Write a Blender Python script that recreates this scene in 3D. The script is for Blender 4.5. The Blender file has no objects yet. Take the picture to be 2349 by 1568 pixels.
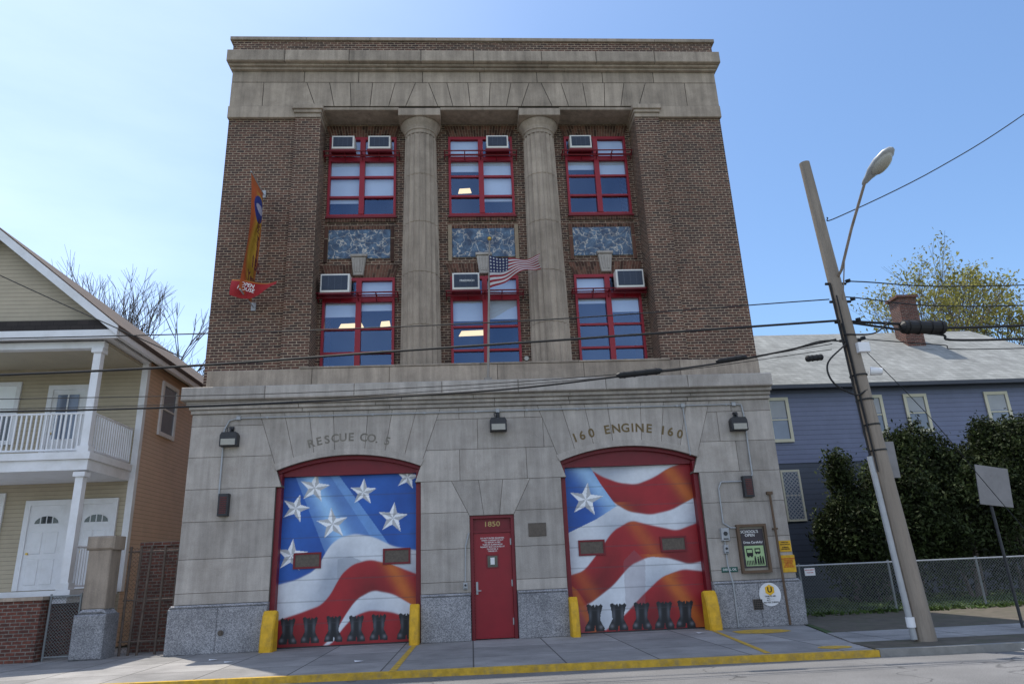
import bpy, math, random
import numpy as np
from mathutils import Vector, Matrix
random.seed(7); np.random.seed(7)
SC=bpy.context.scene
COL=SC.collection
# ------------------------------------------------------------------ materials
def newmat(name):
    m=bpy.data.materials.new(name); m.use_nodes=True
    nt=m.node_tree; b=nt.nodes['Principled BSDF']
    return m,nt,b
def nd(nt,t,**kw):
    n=nt.nodes.new(t)
    for k,v in kw.items():
        if hasattr(n,k): setattr(n,k,v)
    return n
def coords(nt,stretch=(1,1,1)):
    tc=nd(nt,'ShaderNodeTexCoord'); mp=nd(nt,'ShaderNodeMapping'); mp.inputs['Scale'].default_value=stretch
    nt.links.new(tc.outputs['Object'],mp.inputs['Vector']); return mp.outputs[0]
def noise(nt,vec,scale,detail=6,rough=.6):
    n=nd(nt,'ShaderNodeTexNoise'); n.inputs['Scale'].default_value=scale; n.inputs['Detail'].default_value=detail; n.inputs['Roughness'].default_value=rough
    nt.links.new(vec,n.inputs['Vector']); return n.outputs[0]
def mrange(nt,val,a,b,c,d):
    n=nd(nt,'ShaderNodeMapRange'); nt.links.new(val,n.inputs[0])
    for i,v in enumerate((a,b,c,d)): n.inputs[i+1].default_value=v
    return n.outputs[0]
def math_(nt,op,a,b=None):
    n=nd(nt,'ShaderNodeMath'); n.operation=op
    for i,x in enumerate((a,b)):
        if x is None: continue
        if isinstance(x,(int,float)): n.inputs[i].default_value=x
        else: nt.links.new(x,n.inputs[i])
    return n.outputs[0]
def mixc(nt,fac,a,b,mode='MIX'):
    n=nd(nt,'ShaderNodeMix'); n.data_type='RGBA'; n.blend_type=mode
    if isinstance(fac,(int,float)): n.inputs[0].default_value=fac
    else: nt.links.new(fac,n.inputs[0])
    for i,x in ((6,a),(7,b)):
        if isinstance(x,(tuple,list)): n.inputs[i].default_value=(x[0],x[1],x[2],1)
        else: nt.links.new(x,n.inputs[i])
    return n.outputs[2]
def valcol(nt,col,val):
    n=nd(nt,'ShaderNodeVectorMath'); n.operation='SCALE'
    if isinstance(col,(tuple,list)): n.inputs[0].default_value=col
    else: nt.links.new(col,n.inputs[0])
    nt.links.new(val,n.inputs[3]); return n.outputs[0]
def bump(nt,b,h,strength=.3,dist=.02):
    n=nd(nt,'ShaderNodeBump'); n.inputs['Strength'].default_value=strength; n.inputs['Distance'].default_value=dist
    nt.links.new(h,n.inputs['Height']); nt.links.new(n.outputs[0],b.inputs['Normal'])
def M(name,col,var=.25,scale=3,rough=.8,bmp=.2,bscale=None,stain=None,stainscale=.6,tint=False,metal=0,stretch=(1,1,1),spec=.4,fine=0,streak=0):
    m,nt,b=newmat(name); v=coords(nt,stretch)
    n1=noise(nt,v,scale,8,.65)
    f=mrange(nt,n1,.25,.75,1-var,1+var)
    c=valcol(nt,col,f)
    if stain:
        n2=noise(nt,v,stainscale,9,.7)
        c=mixc(nt,mrange(nt,n2,.48,.72,0,.75),c,stain)
    if streak:
        v2=coords(nt,(5,5,.35)); c=valcol(nt,c,mrange(nt,noise(nt,v2,1.0,7,.7),.35,.7,1+streak*.25,1-streak))
    if fine:
        n3=noise(nt,v,60,2,.5); c=valcol(nt,c,mrange(nt,n3,.3,.7,1-fine,1+fine))
    if tint:
        a=nd(nt,'ShaderNodeAttribute'); a.attribute_name='tint'; c=valcol(nt,c,a.outputs['Fac'])
    nt.links.new(c,b.inputs['Base Color'])
    b.inputs['Roughness'].default_value=rough; b.inputs['Metallic'].default_value=metal; b.inputs['Specular IOR Level'].default_value=spec
    if bmp: bump(nt,b,noise(nt,v,bscale or scale*6,4,.6),bmp,.01)
    return m
def brickmat(name,c1,c2,mortar,bw=.215,rh=.077,ms=.011,var=.3):
    m,nt,b=newmat(name); tc=nd(nt,'ShaderNodeTexCoord'); sp=nd(nt,'ShaderNodeSeparateXYZ'); nt.links.new(tc.outputs['Object'],sp.inputs[0])
    u=math_(nt,'ADD',sp.outputs[0],sp.outputs[1]); cb=nd(nt,'ShaderNodeCombineXYZ'); nt.links.new(u,cb.inputs[0]); nt.links.new(sp.outputs[2],cb.inputs[1])
    br=nd(nt,'ShaderNodeTexBrick'); nt.links.new(cb.outputs[0],br.inputs['Vector'])
    for k,x in (('Color1',(*c1,1)),('Color2',(*c2,1)),('Mortar',(*mortar,1)),('Scale',1),('Mortar Size',ms),('Mortar Smooth',.15),('Bias',-.1),('Brick Width',bw),('Row Height',rh)):
        br.inputs[k].default_value=x
    n=noise(nt,tc.outputs['Object'],.7,8,.7); n2=noise(nt,tc.outputs['Object'],11,3,.6)
    c=valcol(nt,br.outputs['Color'],mrange(nt,n,.3,.7,1-var,1+var)); c=valcol(nt,c,mrange(nt,n2,.3,.7,.68,1.32))
    nt.links.new(c,b.inputs['Base Color']); b.inputs['Roughness'].default_value=.85
    inv=math_(nt,'SUBTRACT',1.0,br.outputs['Fac']); bump(nt,b,inv,.7,.012)
    return m
def sidingmat(name,col,h=.115,var=.1,shadow=.45):
    m,nt,b=newmat(name); tc=nd(nt,'ShaderNodeTexCoord'); sp=nd(nt,'ShaderNodeSeparateXYZ'); nt.links.new(tc.outputs['Object'],sp.inputs[0])
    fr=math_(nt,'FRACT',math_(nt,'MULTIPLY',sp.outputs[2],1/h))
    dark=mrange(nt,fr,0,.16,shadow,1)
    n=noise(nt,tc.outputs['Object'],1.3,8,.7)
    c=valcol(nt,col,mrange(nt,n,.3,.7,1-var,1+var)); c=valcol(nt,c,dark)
    nt.links.new(c,b.inputs['Base Color']); b.inputs['Roughness'].default_value=.55
    bump(nt,b,math_(nt,'SUBTRACT',1.0,fr),.6,.02)
    return m
LIME=M('limestone',(.43,.388,.345),.17,2.2,.9,.35,30,stain=(.28,.245,.21),stainscale=.9,tint=True,fine=.12,streak=.26)
LIMEU=M('weathered_limestone',(.40,.325,.255),.18,2.0,.9,.35,30,stain=(.22,.175,.135),stainscale=.8,tint=True,fine=.12,streak=.34)
MORT=M('mortar_joint',(.07,.06,.048),.2,5,.95,.1,tint=True)
BRICK=brickmat('brown_brick',(.120,.053,.034),(.036,.021,.018),(.33,.25,.175),ms=.0105)
BRICKR=brickmat('red_brick',(.15,.045,.028),(.07,.025,.018),(.17,.145,.12))
def speckle(name,base,dark,sc=90):
    m,nt,b=newmat(name); v=coords(nt)
    vo=nd(nt,'ShaderNodeTexVoronoi'); vo.inputs['Scale'].default_value=sc; nt.links.new(v,vo.inputs['Vector'])
    sp=nd(nt,'ShaderNodeSeparateXYZ'); nt.links.new(vo.outputs['Color'],sp.inputs[0])
    c=mixc(nt,mrange(nt,sp.outputs[0],.1,1,0,1),dark,base)
    c=valcol(nt,c,mrange(nt,noise(nt,v,1.6,8,.7),.3,.7,.7,1.2))
    a=nd(nt,'ShaderNodeAttribute'); a.attribute_name='tint'; c=valcol(nt,c,a.outputs['Fac'])
    nt.links.new(c,b.inputs['Base Color']); b.inputs['Roughness'].default_value=.6; bump(nt,b,noise(nt,v,40,3,.5),.2,.005)
    return m
GRAN=speckle('grey_granite',(.40,.395,.40),(.15,.15,.165),60)
def marble():
    m,nt,b=newmat('blue_marble'); v=coords(nt)
    w=nd(nt,'ShaderNodeTexNoise'); w.inputs['Scale'].default_value=2.5; w.inputs['Detail'].default_value=5; nt.links.new(v,w.inputs['Vector'])
    dv=nd(nt,'ShaderNodeVectorMath'); dv.operation='MULTIPLY_ADD'; nt.links.new(w.outputs['Color'],dv.inputs[0]); dv.inputs[1].default_value=(1.1,1.1,1.1); nt.links.new(v,dv.inputs[2])
    vo=nd(nt,'ShaderNodeTexVoronoi'); vo.feature='DISTANCE_TO_EDGE'; vo.inputs['Scale'].default_value=2.4; nt.links.new(dv.outputs[0],vo.inputs['Vector'])
    vein=mrange(nt,vo.outputs['Distance'],0,.05,1,0)
    vo2=nd(nt,'ShaderNodeTexVoronoi'); vo2.feature='DISTANCE_TO_EDGE'; vo2.inputs['Scale'].default_value=6.5; nt.links.new(dv.outputs[0],vo2.inputs['Vector'])
    vein2=mrange(nt,vo2.outputs['Distance'],0,.05,.6,0)
    n=noise(nt,v,4,8,.7)
    c=mixc(nt,mrange(nt,n,.38,.62,0,1),(.015,.035,.075),(.075,.14,.22))
    c=mixc(nt,math_(nt,'MULTIPLY',vein2,mrange(nt,n,.45,.62,0,1)),c,(.30,.37,.42)); c=mixc(nt,math_(nt,'MULTIPLY',vein,mrange(nt,n,.4,.55,.2,1)),c,(.62,.55,.45))
    nt.links.new(c,b.inputs['Base Color']); b.inputs['Roughness'].default_value=.3
    return m
MARB=marble()
RED=M('red_paint',(.28,.006,.018),.12,4,.4,.05)
REDD=M('dark_red_paint',(.16,.007,.014),.15,4,.45,.05)
WHITE=M('white_paint',(.74,.74,.75),.06,3,.5,.05,stain=(.58,.57,.55),stainscale=1.2)
CREAM=M('cream_paint',(.62,.57,.42),.06,3,.5,.05)
BLACK=M('black_rubber',(.010,.010,.011),.2,8,.6,.05)
DARKM=M('dark_metal',(.03,.03,.033),.3,8,.5,.1)
GREY=M('grey_metal',(.36,.37,.38),.12,6,.45,.05,metal=.2)
SLAT=M('louvre_slat',(.09,.11,.15),.12,6,.45,.05)
GALV=M('galvanised_steel',(.20,.215,.22),.15,9,.55,.05,metal=.2)
ALU=M('sign_back_aluminium',(.20,.19,.19),.2,3,.5,.05,metal=.2)
YEL=M('yellow_paint',(.66,.37,.015),.25,5,.6,.2,stain=(.26,.15,.03),stainscale=3)
YELL=M('yellow_road_paint',(.52,.32,.03),.35,8,.8,.2,stain=(.2,.17,.11),stainscale=6)
ACW=M('cream_casing',(.74,.72,.67),.06,5,.5,.03)
ACG=M('louvre_dark',(.015,.028,.06),.2,5,.5,.03)
INT=M('room_paint',(.05,.062,.09),.15,1,.8,0)
BLIND=M('roller_blind',(.85,.87,.87),.05,2,.8,.03)
BRASS=M('gold_metal',(.6,.4,.1),.1,5,.3,0,metal=.8)
BRONZE=M('bronze_plate',(.10,.08,.065),.3,20,.4,.2,metal=.3)
LETTER=M('carved_letter_ochre',(.15,.105,.045),.2,9,.8,0)
LETTER2=M('carved_letter_faded',(.19,.17,.14),.4,7,.8,0)
WTXT=M('white_lettering',(.75,.75,.73),.05,5,.6,0)
RTXT=M('red_lettering',(.5,.03,.02),.05,5,.6,0)
GOLDT=M('gold_lettering',(.45,.33,.12),.1,5,.5,0)
GRNS=M('green_sign',(.02,.09,.07),.1,5,.5,0)
LGRN=M('pale_green_print',(.36,.50,.25),.08,3,.6,0)
WOOD=M('weathered_pole_wood',(.27,.225,.18),.35,4,.9,.5,30,stretch=(3,3,.35),stain=(.12,.10,.08),stainscale=2)
FRW=M('brown_timber_frame',(.12,.075,.045),.2,6,.7,.1)
BARK=M('bark',(.10,.08,.065),.25,6,.9,.2)
def shingle(name,col,rh=.14,var=.25):
    m,nt,b=newmat(name); tc=nd(nt,'ShaderNodeTexCoord'); sp=nd(nt,'ShaderNodeSeparateXYZ'); nt.links.new(tc.outputs['Object'],sp.inputs[0])
    cb=nd(nt,'ShaderNodeCombineXYZ'); nt.links.new(math_(nt,'ADD',sp.outputs[0],sp.outputs[1]),cb.inputs[0]); nt.links.new(sp.outputs[2],cb.inputs[1])
    br=nd(nt,'ShaderNodeTexBrick'); nt.links.new(cb.outputs[0],br.inputs['Vector'])
    d=tuple(x*.75 for x in col)
    for k,x in (('Color1',(*col,1)),('Color2',(*d,1)),('Mortar',(*[x*.45 for x in col],1)),('Scale',1),('Mortar Size',.008),('Brick Width',.3),('Row Height',rh)): br.inputs[k].default_value=x
    c=valcol(nt,br.outputs['Color'],mrange(nt,noise(nt,tc.outputs['Object'],.8,9,.7),.3,.7,1-var,1+var))
    nt.links.new(c,b.inputs['Base Color']); b.inputs['Roughness'].default_value=.9
    return m
SHB=shingle('brown_shingles',(.10,.07,.055)); SHG=shingle('grey_shingles',(.30,.305,.29))
SIDB=sidingmat('beige_siding',(.42,.355,.25)); SIDP=sidingmat('bounce_lit_side_siding',(.60,.41,.28),.12); SIDG=sidingmat('blue_grey_siding',(.15,.17,.26),.2,.1,.55)  # side wall siding: warm bounce light off the brick painted into its colour
SIDG2=sidingmat('slate_shingle_siding',(.055,.065,.09),.22,.15,.6)
def asphalt():
    m,nt,b=newmat('asphalt'); v=coords(nt)
    c=valcol(nt,(.155,.152,.15),mrange(nt,noise(nt,v,.5,8,.7),.3,.7,.72,1.2)); c=valcol(nt,c,mrange(nt,noise(nt,v,60,3,.6),.3,.7,.6,1.4))
    vo=nd(nt,'ShaderNodeTexVoronoi'); vo.feature='DISTANCE_TO_EDGE'; vo.inputs['Scale'].default_value=.35
    nn=nd(nt,'ShaderNodeTexNoise'); nn.inputs['Scale'].default_value=1.5; nt.links.new(v,nn.inputs['Vector'])
    dv=nd(nt,'ShaderNodeVectorMath'); dv.operation='MULTIPLY_ADD'; nt.links.new(nn.outputs['Color'],dv.inputs[0]); dv.inputs[1].default_value=(1.2,1.2,0); nt.links.new(v,dv.inputs[2]); nt.links.new(dv.outputs[0],vo.inputs['Vector'])
    c=valcol(nt,c,mrange(nt,vo.outputs['Distance'],0,.008,.4,1))
    nt.links.new(c,b.inputs['Base Color']); b.inputs['Roughness'].default_value=.85; bump(nt,b,noise(nt,v,80,2,.5),.5,.01); return m
ASPH=asphalt()
def concrete():
    m,nt,b=newmat('pavement_concrete'); v=coords(nt)
    br=nd(nt,'ShaderNodeTexBrick'); nt.links.new(v,br.inputs['Vector']); br.offset=0
    for k,x in (('Color1',(.33,.315,.30,1)),('Color2',(.24,.23,.22,1)),('Mortar',(.07,.065,.06,1)),('Scale',1),('Mortar Size',.014),('Brick Width',1.55),('Row Height',1.65)): br.inputs[k].default_value=x
    c=valcol(nt,br.outputs['Color'],mrange(nt,noise(nt,v,.8,9,.7),.3,.7,.6,1.2)); c=valcol(nt,c,mrange(nt,noise(nt,v,45,3,.6),.3,.7,.85,1.15))
    vo=nd(nt,'ShaderNodeTexVoronoi'); vo.inputs['Scale'].default_value=2.2; nt.links.new(v,vo.inputs['Vector'])
    c=valcol(nt,c,mrange(nt,vo.outputs['Distance'],.03,.05,.4,1))
    nt.links.new(c,b.inputs['Base Color']); b.inputs['Roughness'].default_value=.9; return m
CONC=concrete()
CURB=M('kerb_stone',(.22,.215,.2),.25,4,.9,.2)
DIRT=M('bare_earth',(.10,.085,.065),.4,3,1,.5,stain=(.06,.07,.03),stainscale=2)
GRASS=M('grass_ground',(.05,.085,.025),.5,2.5,1,.5,20,stain=(.10,.085,.05),stainscale=.5)
def leafmat(name,col,tr=.3):
    m,nt,b=newmat(name)
    a=nd(nt,'ShaderNodeAttribute'); a.attribute_name='tint'; c=valcol(nt,col,a.outputs['Fac'])
    nt.links.new(c,b.inputs['Base Color']); b.inputs['Roughness'].default_value=.7; b.inputs['Specular IOR Level'].default_value=.2
    t=nd(nt,'ShaderNodeBsdfTranslucent'); nt.links.new(c,t.inputs[0]); mx=nd(nt,'ShaderNodeMixShader'); mx.inputs[0].default_value=tr
    out=nt.nodes['Material Output']; nt.links.new(b.outputs[0],mx.inputs[1]); nt.links.new(t.outputs[0],mx.inputs[2]); nt.links.new(mx.outputs[0],out.inputs[0]); return m
YEWL=leafmat('yew_leaves',(.026,.036,.012),.2); SPRL=leafmat('spring_leaves',(.26,.24,.06),.3); GBL=leafmat('grass_blades',(.07,.11,.03))
def attrpaint(name,rough=.55):
    m,nt,b=newmat(name); a=nd(nt,'ShaderNodeAttribute'); a.attribute_name='col'
    v=coords(nt); c=valcol(nt,a.outputs['Color'],mrange(nt,noise(nt,v,3,8,.7),.3,.7,.88,1.12))
    nt.links.new(c,b.inputs['Base Color']); b.inputs['Roughness'].default_value=rough; return m
PAINT=attrpaint('mural_paint'); CLOTH=attrpaint('printed_cloth',.8)
def glassmat(name,fac,tint=(.75,.8,.88)):
    m=bpy.data.materials.new(name); m.use_nodes=True; nt=m.node_tree; nt.nodes.clear()
    o=nd(nt,'ShaderNodeOutputMaterial'); t=nd(nt,'ShaderNodeBsdfTransparent'); t.inputs[0].default_value=(*tint,1)
    g=nd(nt,'ShaderNodeBsdfGlossy'); g.inputs['Roughness'].default_value=.03; g.inputs[0].default_value=(.30,.46,.76,1)
    v=coords(nt); bp=nd(nt,'ShaderNodeBump'); bp.inputs['Strength'].default_value=.12; nt.links.new(noise(nt,v,1.5,2,.5),bp.inputs['Height']); nt.links.new(bp.outputs[0],g.inputs['Normal'])
    mx=nd(nt,'ShaderNodeMixShader'); mx.inputs[0].default_value=fac
    nt.links.new(t.outputs[0],mx.inputs[1]); nt.links.new(g.outputs[0],mx.inputs[2]); nt.links.new(mx.outputs[0],o.inputs[0]); return m
GLASS=glassmat('window_glass',.19,(.82,.87,.93))
DGLASS=M('dark_glass',(.02,.025,.03),.1,3,.08,0,spec=.8)
LENS=M('lamp_lens',(.35,.33,.28),.1,20,.2,.1)
def emis(name,col,s):
    m=bpy.data.materials.new(name); m.use_nodes=True; nt=m.node_tree; b=nt.nodes['Principled BSDF']; b.inputs['Base Color'].default_value=(*col,1)
    b.inputs['Emission Color'].default_value=(*col,1); b.inputs['Emission Strength'].default_value=s; return m
LAMP=emis('ceiling_lamp_glow',(1,.75,.4),1.6)
# ------------------------------------------------------------------ mesh builder
class MB:
    def __init__(s): s.v=[];s.f=[];s.m=[];s.t=[]
    def add(s,vs,fs,mi=0,t=1.0):
        o=len(s.v); s.v+= [tuple(p) for p in vs]
        for f in fs: s.f.append([i+o for i in f]); s.m.append(mi); s.t.append(t)
    def box(s,x0,x1,y0,y1,z0,z1,mi=0,t=1.0):
        s.add([(x0,y0,z0),(x1,y0,z0),(x1,y1,z0),(x0,y1,z0),(x0,y0,z1),(x1,y0,z1),(x1,y1,z1),(x0,y1,z1)],
              [(0,3,2,1),(4,5,6,7),(0,1,5,4),(1,2,6,5),(2,3,7,6),(3,0,4,7)],mi,t)
    def cbox(s,x0,x1,y0,y1,z0,z1,mi=0,t=1.0,c=.01):
        s.prism([(x0,z0),(x1,z0),(x1,z1),(x0,z1)],y0,y1,c,mi,t)
    def prism(s,poly,y0,y1,c=0,mi=0,t=1.0):
        n=len(poly)
        A=sum(poly[i][0]*poly[(i+1)%n][1]-poly[(i+1)%n][0]*poly[i][1] for i in range(n))
        if A<0: poly=poly[::-1]
        if c: fr=inset(poly,c); vs=[(x,y0,z) for x,z in fr]+[(x,y0+c,z) for x,z in poly]+[(x,y1,z) for x,z in poly]; L=3
        else: vs=[(x,y0,z) for x,z in poly]+[(x,y1,z) for x,z in poly]; L=2
        fs=[tuple(range(n)),tuple(range((L-1)*n,L*n))[::-1]]
        for l in range(L-1):
            for i in range(n):
                j=(i+1)%n; fs.append((l*n+i,(l+1)*n+i,(l+1)*n+j,l*n+j))
        s.add(vs,fs,mi,t)
    def cyl(s,p0,p1,r0,r1=None,n=10,mi=0,t=1.0,caps=True):
        r1=r0 if r1 is None else r1
        p0=Vector(p0);p1=Vector(p1);d=(p1-p0)
        if d.length<1e-6: return
        d.normalize(); a=Vector((0,0,1)) if abs(d.z)<.9 else Vector((1,0,0)); u=d.cross(a).normalized(); w=d.cross(u)
        vs=[]
        for p,r in ((p0,r0),(p1,r1)):
            for i in range(n):
                an=2*math.pi*i/n; vs.append(p+(u*math.cos(an)+w*math.sin(an))*r)
        fs=[(i,(i+1)%n,n+(i+1)%n,n+i) for i in range(n)]
        if caps: fs+= [tuple(range(n))[::-1],tuple(range(n,2*n))]
        s.add(vs,fs,mi,t)
    def tube(s,pts,r,n=8,mi=0):
        for a,b in zip(pts[:-1],pts[1:]): s.cyl(a,b,r,r,n,mi)
    def lathe(s,c,prof,n=24,mi=0,t=1.0,fl=None):
        vs=[];k=len(prof)
        for r,h in prof:
            for i in range(n):
                an=2*math.pi*i/n; rr=r*(fl(an) if fl else 1)
                vs.append((c[0]+rr*math.cos(an),c[1]+rr*math.sin(an),c[2]+h))
        fs=[(j*n+i,j*n+(i+1)%n,(j+1)*n+(i+1)%n,(j+1)*n+i) for j in range(k-1) for i in range(n)]
        fs+=[tuple(range(n))[::-1],tuple(range((k-1)*n,k*n))]
        s.add(vs,fs,mi,t)
    def obj(s,name,mats,parent=None,smooth=False,local=False,**props):
        me=bpy.data.meshes.new(name); me.from_pydata(s.v,[],s.f)
        for m in (mats if isinstance(mats,(list,tuple)) else [mats]): me.materials.append(m)
        me.polygons.foreach_set('material_index',s.m)
        a=me.attributes.new('tint','FLOAT','FACE'); a.data.foreach_set('value',s.t)
        if smooth: me.polygons.foreach_set('use_smooth',[True]*len(s.f))
        me.update(); ob=bpy.data.objects.new(name,me); COL.objects.link(ob)
        if parent:
            ob.parent=parent
            if not local:
                ob.matrix_parent_inverse=Matrix.Translation(-world_loc(parent))
        for k,x in props.items(): ob[k]=x
        return ob
def world_loc(o):
    return Vector(o.get('wl',(0,0,0)))
def inset(poly,g):
    n=len(poly);out=[]
    for i in range(n):
        p0=Vector(poly[i-1]);p1=Vector(poly[i]);p2=Vector(poly[(i+1)%n])
        d1=(p1-p0);d2=(p2-p1)
        if d1.length<1e-6 or d2.length<1e-6: out.append(tuple(p1));continue
        d1.normalize();d2.normalize(); n1=Vector((-d1.y,d1.x));n2=Vector((-d2.y,d2.x))
        b=(n1+n2); k=1+n1.dot(n2)
        if k<.2: k=.2
        out.append(tuple(p1+b*(g/k)))
    return out
def clip(poly,a,b,c):
    out=[];n=len(poly)
    for i in range(n):
        p=poly[i];q=poly[(i+1)%n];dp=a*p[0]+b*p[1]-c;dq=a*q[0]+b*q[1]-c
        if dp<=0: out.append(p)
        if dp*dq<0:
            t=dp/(dp-dq); out.append((p[0]+t*(q[0]-p[0]),p[1]+t*(q[1]-p[1])))
    return out
def clipline(poly,p,q,keep):
    a=q[1]-p[1]; b=-(q[0]-p[0]); c=a*p[0]+b*p[1]
    if a*keep[0]+b*keep[1]>c: a,b,c=-a,-b,-c
    return clip(poly,a,b,c)
def area(poly): return abs(sum(poly[i][0]*poly[(i+1)%len(poly)][1]-poly[(i+1)%len(poly)][0]*poly[i][1] for i in range(len(poly))))/2 if len(poly)>2 else 0
def thing(name,label,category,loc=(0,0,0),group=None):
    e=bpy.data.objects.new(name,None); e.location=loc; e['wl']=tuple(loc); e['label']=label; e['category']=category
    e.empty_display_size=.2
    if group: e['group']=group
    COL.objects.link(e); return e
def part_empty(name,parent):
    e=bpy.data.objects.new(name,None); e.parent=parent; e['wl']=tuple(world_loc(parent)); COL.objects.link(e); return e
def tag(o,label,category,group=None):
    o['label']=label;o['category']=category
    if group:o['group']=group
    return o
def rt(a=.9,b=1.1): return random.uniform(a,b)
def textdata(body,size,bold=0,align='CENTER',ext=.002,line=1.0):
    cu=bpy.data.curves.new('txt','FONT'); cu.body=body; cu.size=size; cu.align_x=align; cu.align_y='CENTER'; cu.extrude=ext; cu.offset=bold; cu.space_line=line; cu.resolution_u=3
    ob=bpy.data.objects.new('txt',cu); COL.objects.link(ob)
    me=bpy.data.meshes.new_from_object(ob)
    vs=[tuple(v.co) for v in me.vertices]; fs=[tuple(p.vertices) for p in me.polygons]
    bpy.data.objects.remove(ob); bpy.data.curves.remove(cu); bpy.data.meshes.remove(me)
    return vs,fs
def addtext(mb,body,size,x,y,z,mi=0,sx=1,rot=0,bold=0,line=1.0):
    vs,fs=textdata(body,size,bold,line=line); c,s_=math.cos(rot),math.sin(rot); out=[]
    for a,b,d in vs:
        a*=sx; u=a*c-b*s_; w=a*s_+b*c
        out.append((x+u,y-d,z+w))
    mb.add(out,fs,mi)
# ================================================================== FIREHOUSE
FH=thing('firehouse','three-storey brick and limestone firehouse with two columns and painted bay doors','fire station',(.5,0,0))
GL=-6.84;GR=7.87
courses=[1.05,1.3,2.05,2.9,3.66,4.43,5.2,5.5]
piers=[(GL,-4.70),(-1.20,-.02),(1.06,2.27),(5.78,GR)]
ARCH=[(-2.95,-4.70,-1.20),(4.025,2.27,5.78)]
ZS=4.06;ZC=4.39;FZ=-1.0
def arcz(xc,hw,x):
    R=(hw*hw+.33**2)/(2*.33); return ZC-R+math.sqrt(max(R*R-(x-xc)**2,0))
polys=[]
def splitrow(x0,x1,k,w=1.15):
    n=max(1,round((x1-x0)/w))
    if n==1: return [(x0,x1)]
    off=.5*(x1-x0)/n*(.55 if k%2 else -.0)
    xs=[x0]+[x0+(x1-x0)*i/n+(off if k%2 else 0) for i in range(1,n)]+[x1]
    return list(zip(xs[:-1],xs[1:]))
for k in range(len(courses)-1):
    z0,z1=courses[k],courses[k+1]
    if z1<=ZS+.01:
        regs=piers if z0<2.8 else [(GL,-4.70),(-1.20,2.27),(5.78,GR)]
    else: regs=[(GL,-4.3),(-1.9,3.1),(5.0,GR)]
    for (a,b) in regs:
        for (c,d) in splitrow(a,b,k+int(a>0),1.9 if b-a>1.5 else 2):
            p=[(c,z0),(d,z0),(d,z1),(c,z1)]
            if z1>ZS:
                for (xc,xa,xb) in ARCH:
                    for sgn,xe in ((-1,xa),(1,xb)):
                        cx=(c+d)/2
                        if (cx-xc)*sgn>0 and abs(cx-xc)<4.2:
                            e2=(xc+(xe-xc)*(5.5-FZ)/(ZS-FZ),5.5)
                            if abs(c-xe)<4.5: p=clipline(p,(xe,ZS),e2,(xc+sgn*6,4.0)) if p else p
            if 2.8<z1<3.7 and z1>2.85 and a<0 and b>0 or (z0<2.85<z1):
                if d<=.53 or (c+d)/2<.52: p=clipline(p,(-.02,2.81),(-.45,3.66),(-3,3)) if (c<0) else p
                if (c+d)/2>.52: p=clipline(p,(1.06,2.81),(1.5,3.66),(4,3)) if (d>1) else p
            if len(p)>2 and area(p)>.01: polys.append(p)
bx=[-.02,.33,.71,1.06]; tx=[-.45,.22,.82,1.5]
for i in range(3): polys.append([(bx[i],2.81),(bx[i+1],2.81),(tx[i+1],3.66),(tx[i],3.66)])
for (xc,xa,xb) in ARCH:
    hw=(xb-xa)/2
    cuts=[-hw,-1.32,-.85,-.36,.36,.85,1.32,hw]
    for a,b in zip(cuts[:-1],cuts[1:]):
        low=[(xc+a+(b-a)*i/6, arcz(xc,hw,xc+a+(b-a)*i/6)) for i in range(7)]
        ta=xc+a*(5.5-FZ)/(arcz(xc,hw,xc+a)-FZ); tb=xc+b*(5.5-FZ)/(arcz(xc,hw,xc+b)-FZ)
        polys.append(low+[(tb,5.5),(ta,5.5)])
wall=MB()
for p in polys:
    t=rt(.84,1.1)
    wall.prism(inset(p if sum(p[i][0]*p[(i+1)%len(p)][1]-p[(i+1)%len(p)][0]*p[i][1] for i in range(len(p)))>0 else p[::-1],.0045),0,.05,.006,0,t)
    wall.prism(p,.016,.40,0,1,2.0)
wall.box(GL+.01,GL+.4,.40,3,0,5.5,0); wall.box(GR-.4,GR-.01,.40,3,0,5.5,0)
wall.obj('stone_wall',[LIME,MORT],FH)
def gbase(a,b,la=0,lb=0,side=None):
    base=MB(); n=max(1,round((b-a)/1.1))
    for i in range(n):
        base.cbox(a+(b-a)*i/n+.003,a+(b-a)*(i+1)/n-.003,-.07,.4,0,.97,0,rt(.92,1.08),.012)
    base.prism([(a,.975),(b,.975),(b-lb*.05,1.045),(a+la*.05,1.045)],-.06,.4,.03,0,1.05)
    base.box(a+.01,b-.01,-.05,.39,.0,.976,0,.6)
    if side: base.box(side[0],side[1],.4,3,0,1.0)
    base.obj('granite_base',GRAN,FH)
gbase(-6.93,-4.70,1,0,(-6.93,-6.6)); gbase(-1.20,-.03); gbase(1.07,2.27); gbase(5.78,7.95,0,1,(7.6,7.95))
for (xc,xa,xb) in ARCH:
    am=MB(); hw=(xb-xa)/2
    for (o0,o1,yy) in ((.0,.07,-.035),(.07,.15,-.018)):
        for i in range(20):
            a=-hw+2*hw*i/20;b=-hw+2*hw*(i+1)/20
            am.prism([(xc+a*(1+o0/3),arcz(xc,hw,xc+a)+o0),(xc+b*(1+o0/3),arcz(xc,hw,xc+b)+o0),(xc+b*(1+o1/3),arcz(xc,hw,xc+b)+o1),(xc+a*(1+o1/3),arcz(xc,hw,xc+a)+o1)],yy,.03,0,0,1.02)
    am.obj('arch_moulding',LIME,FH)
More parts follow.
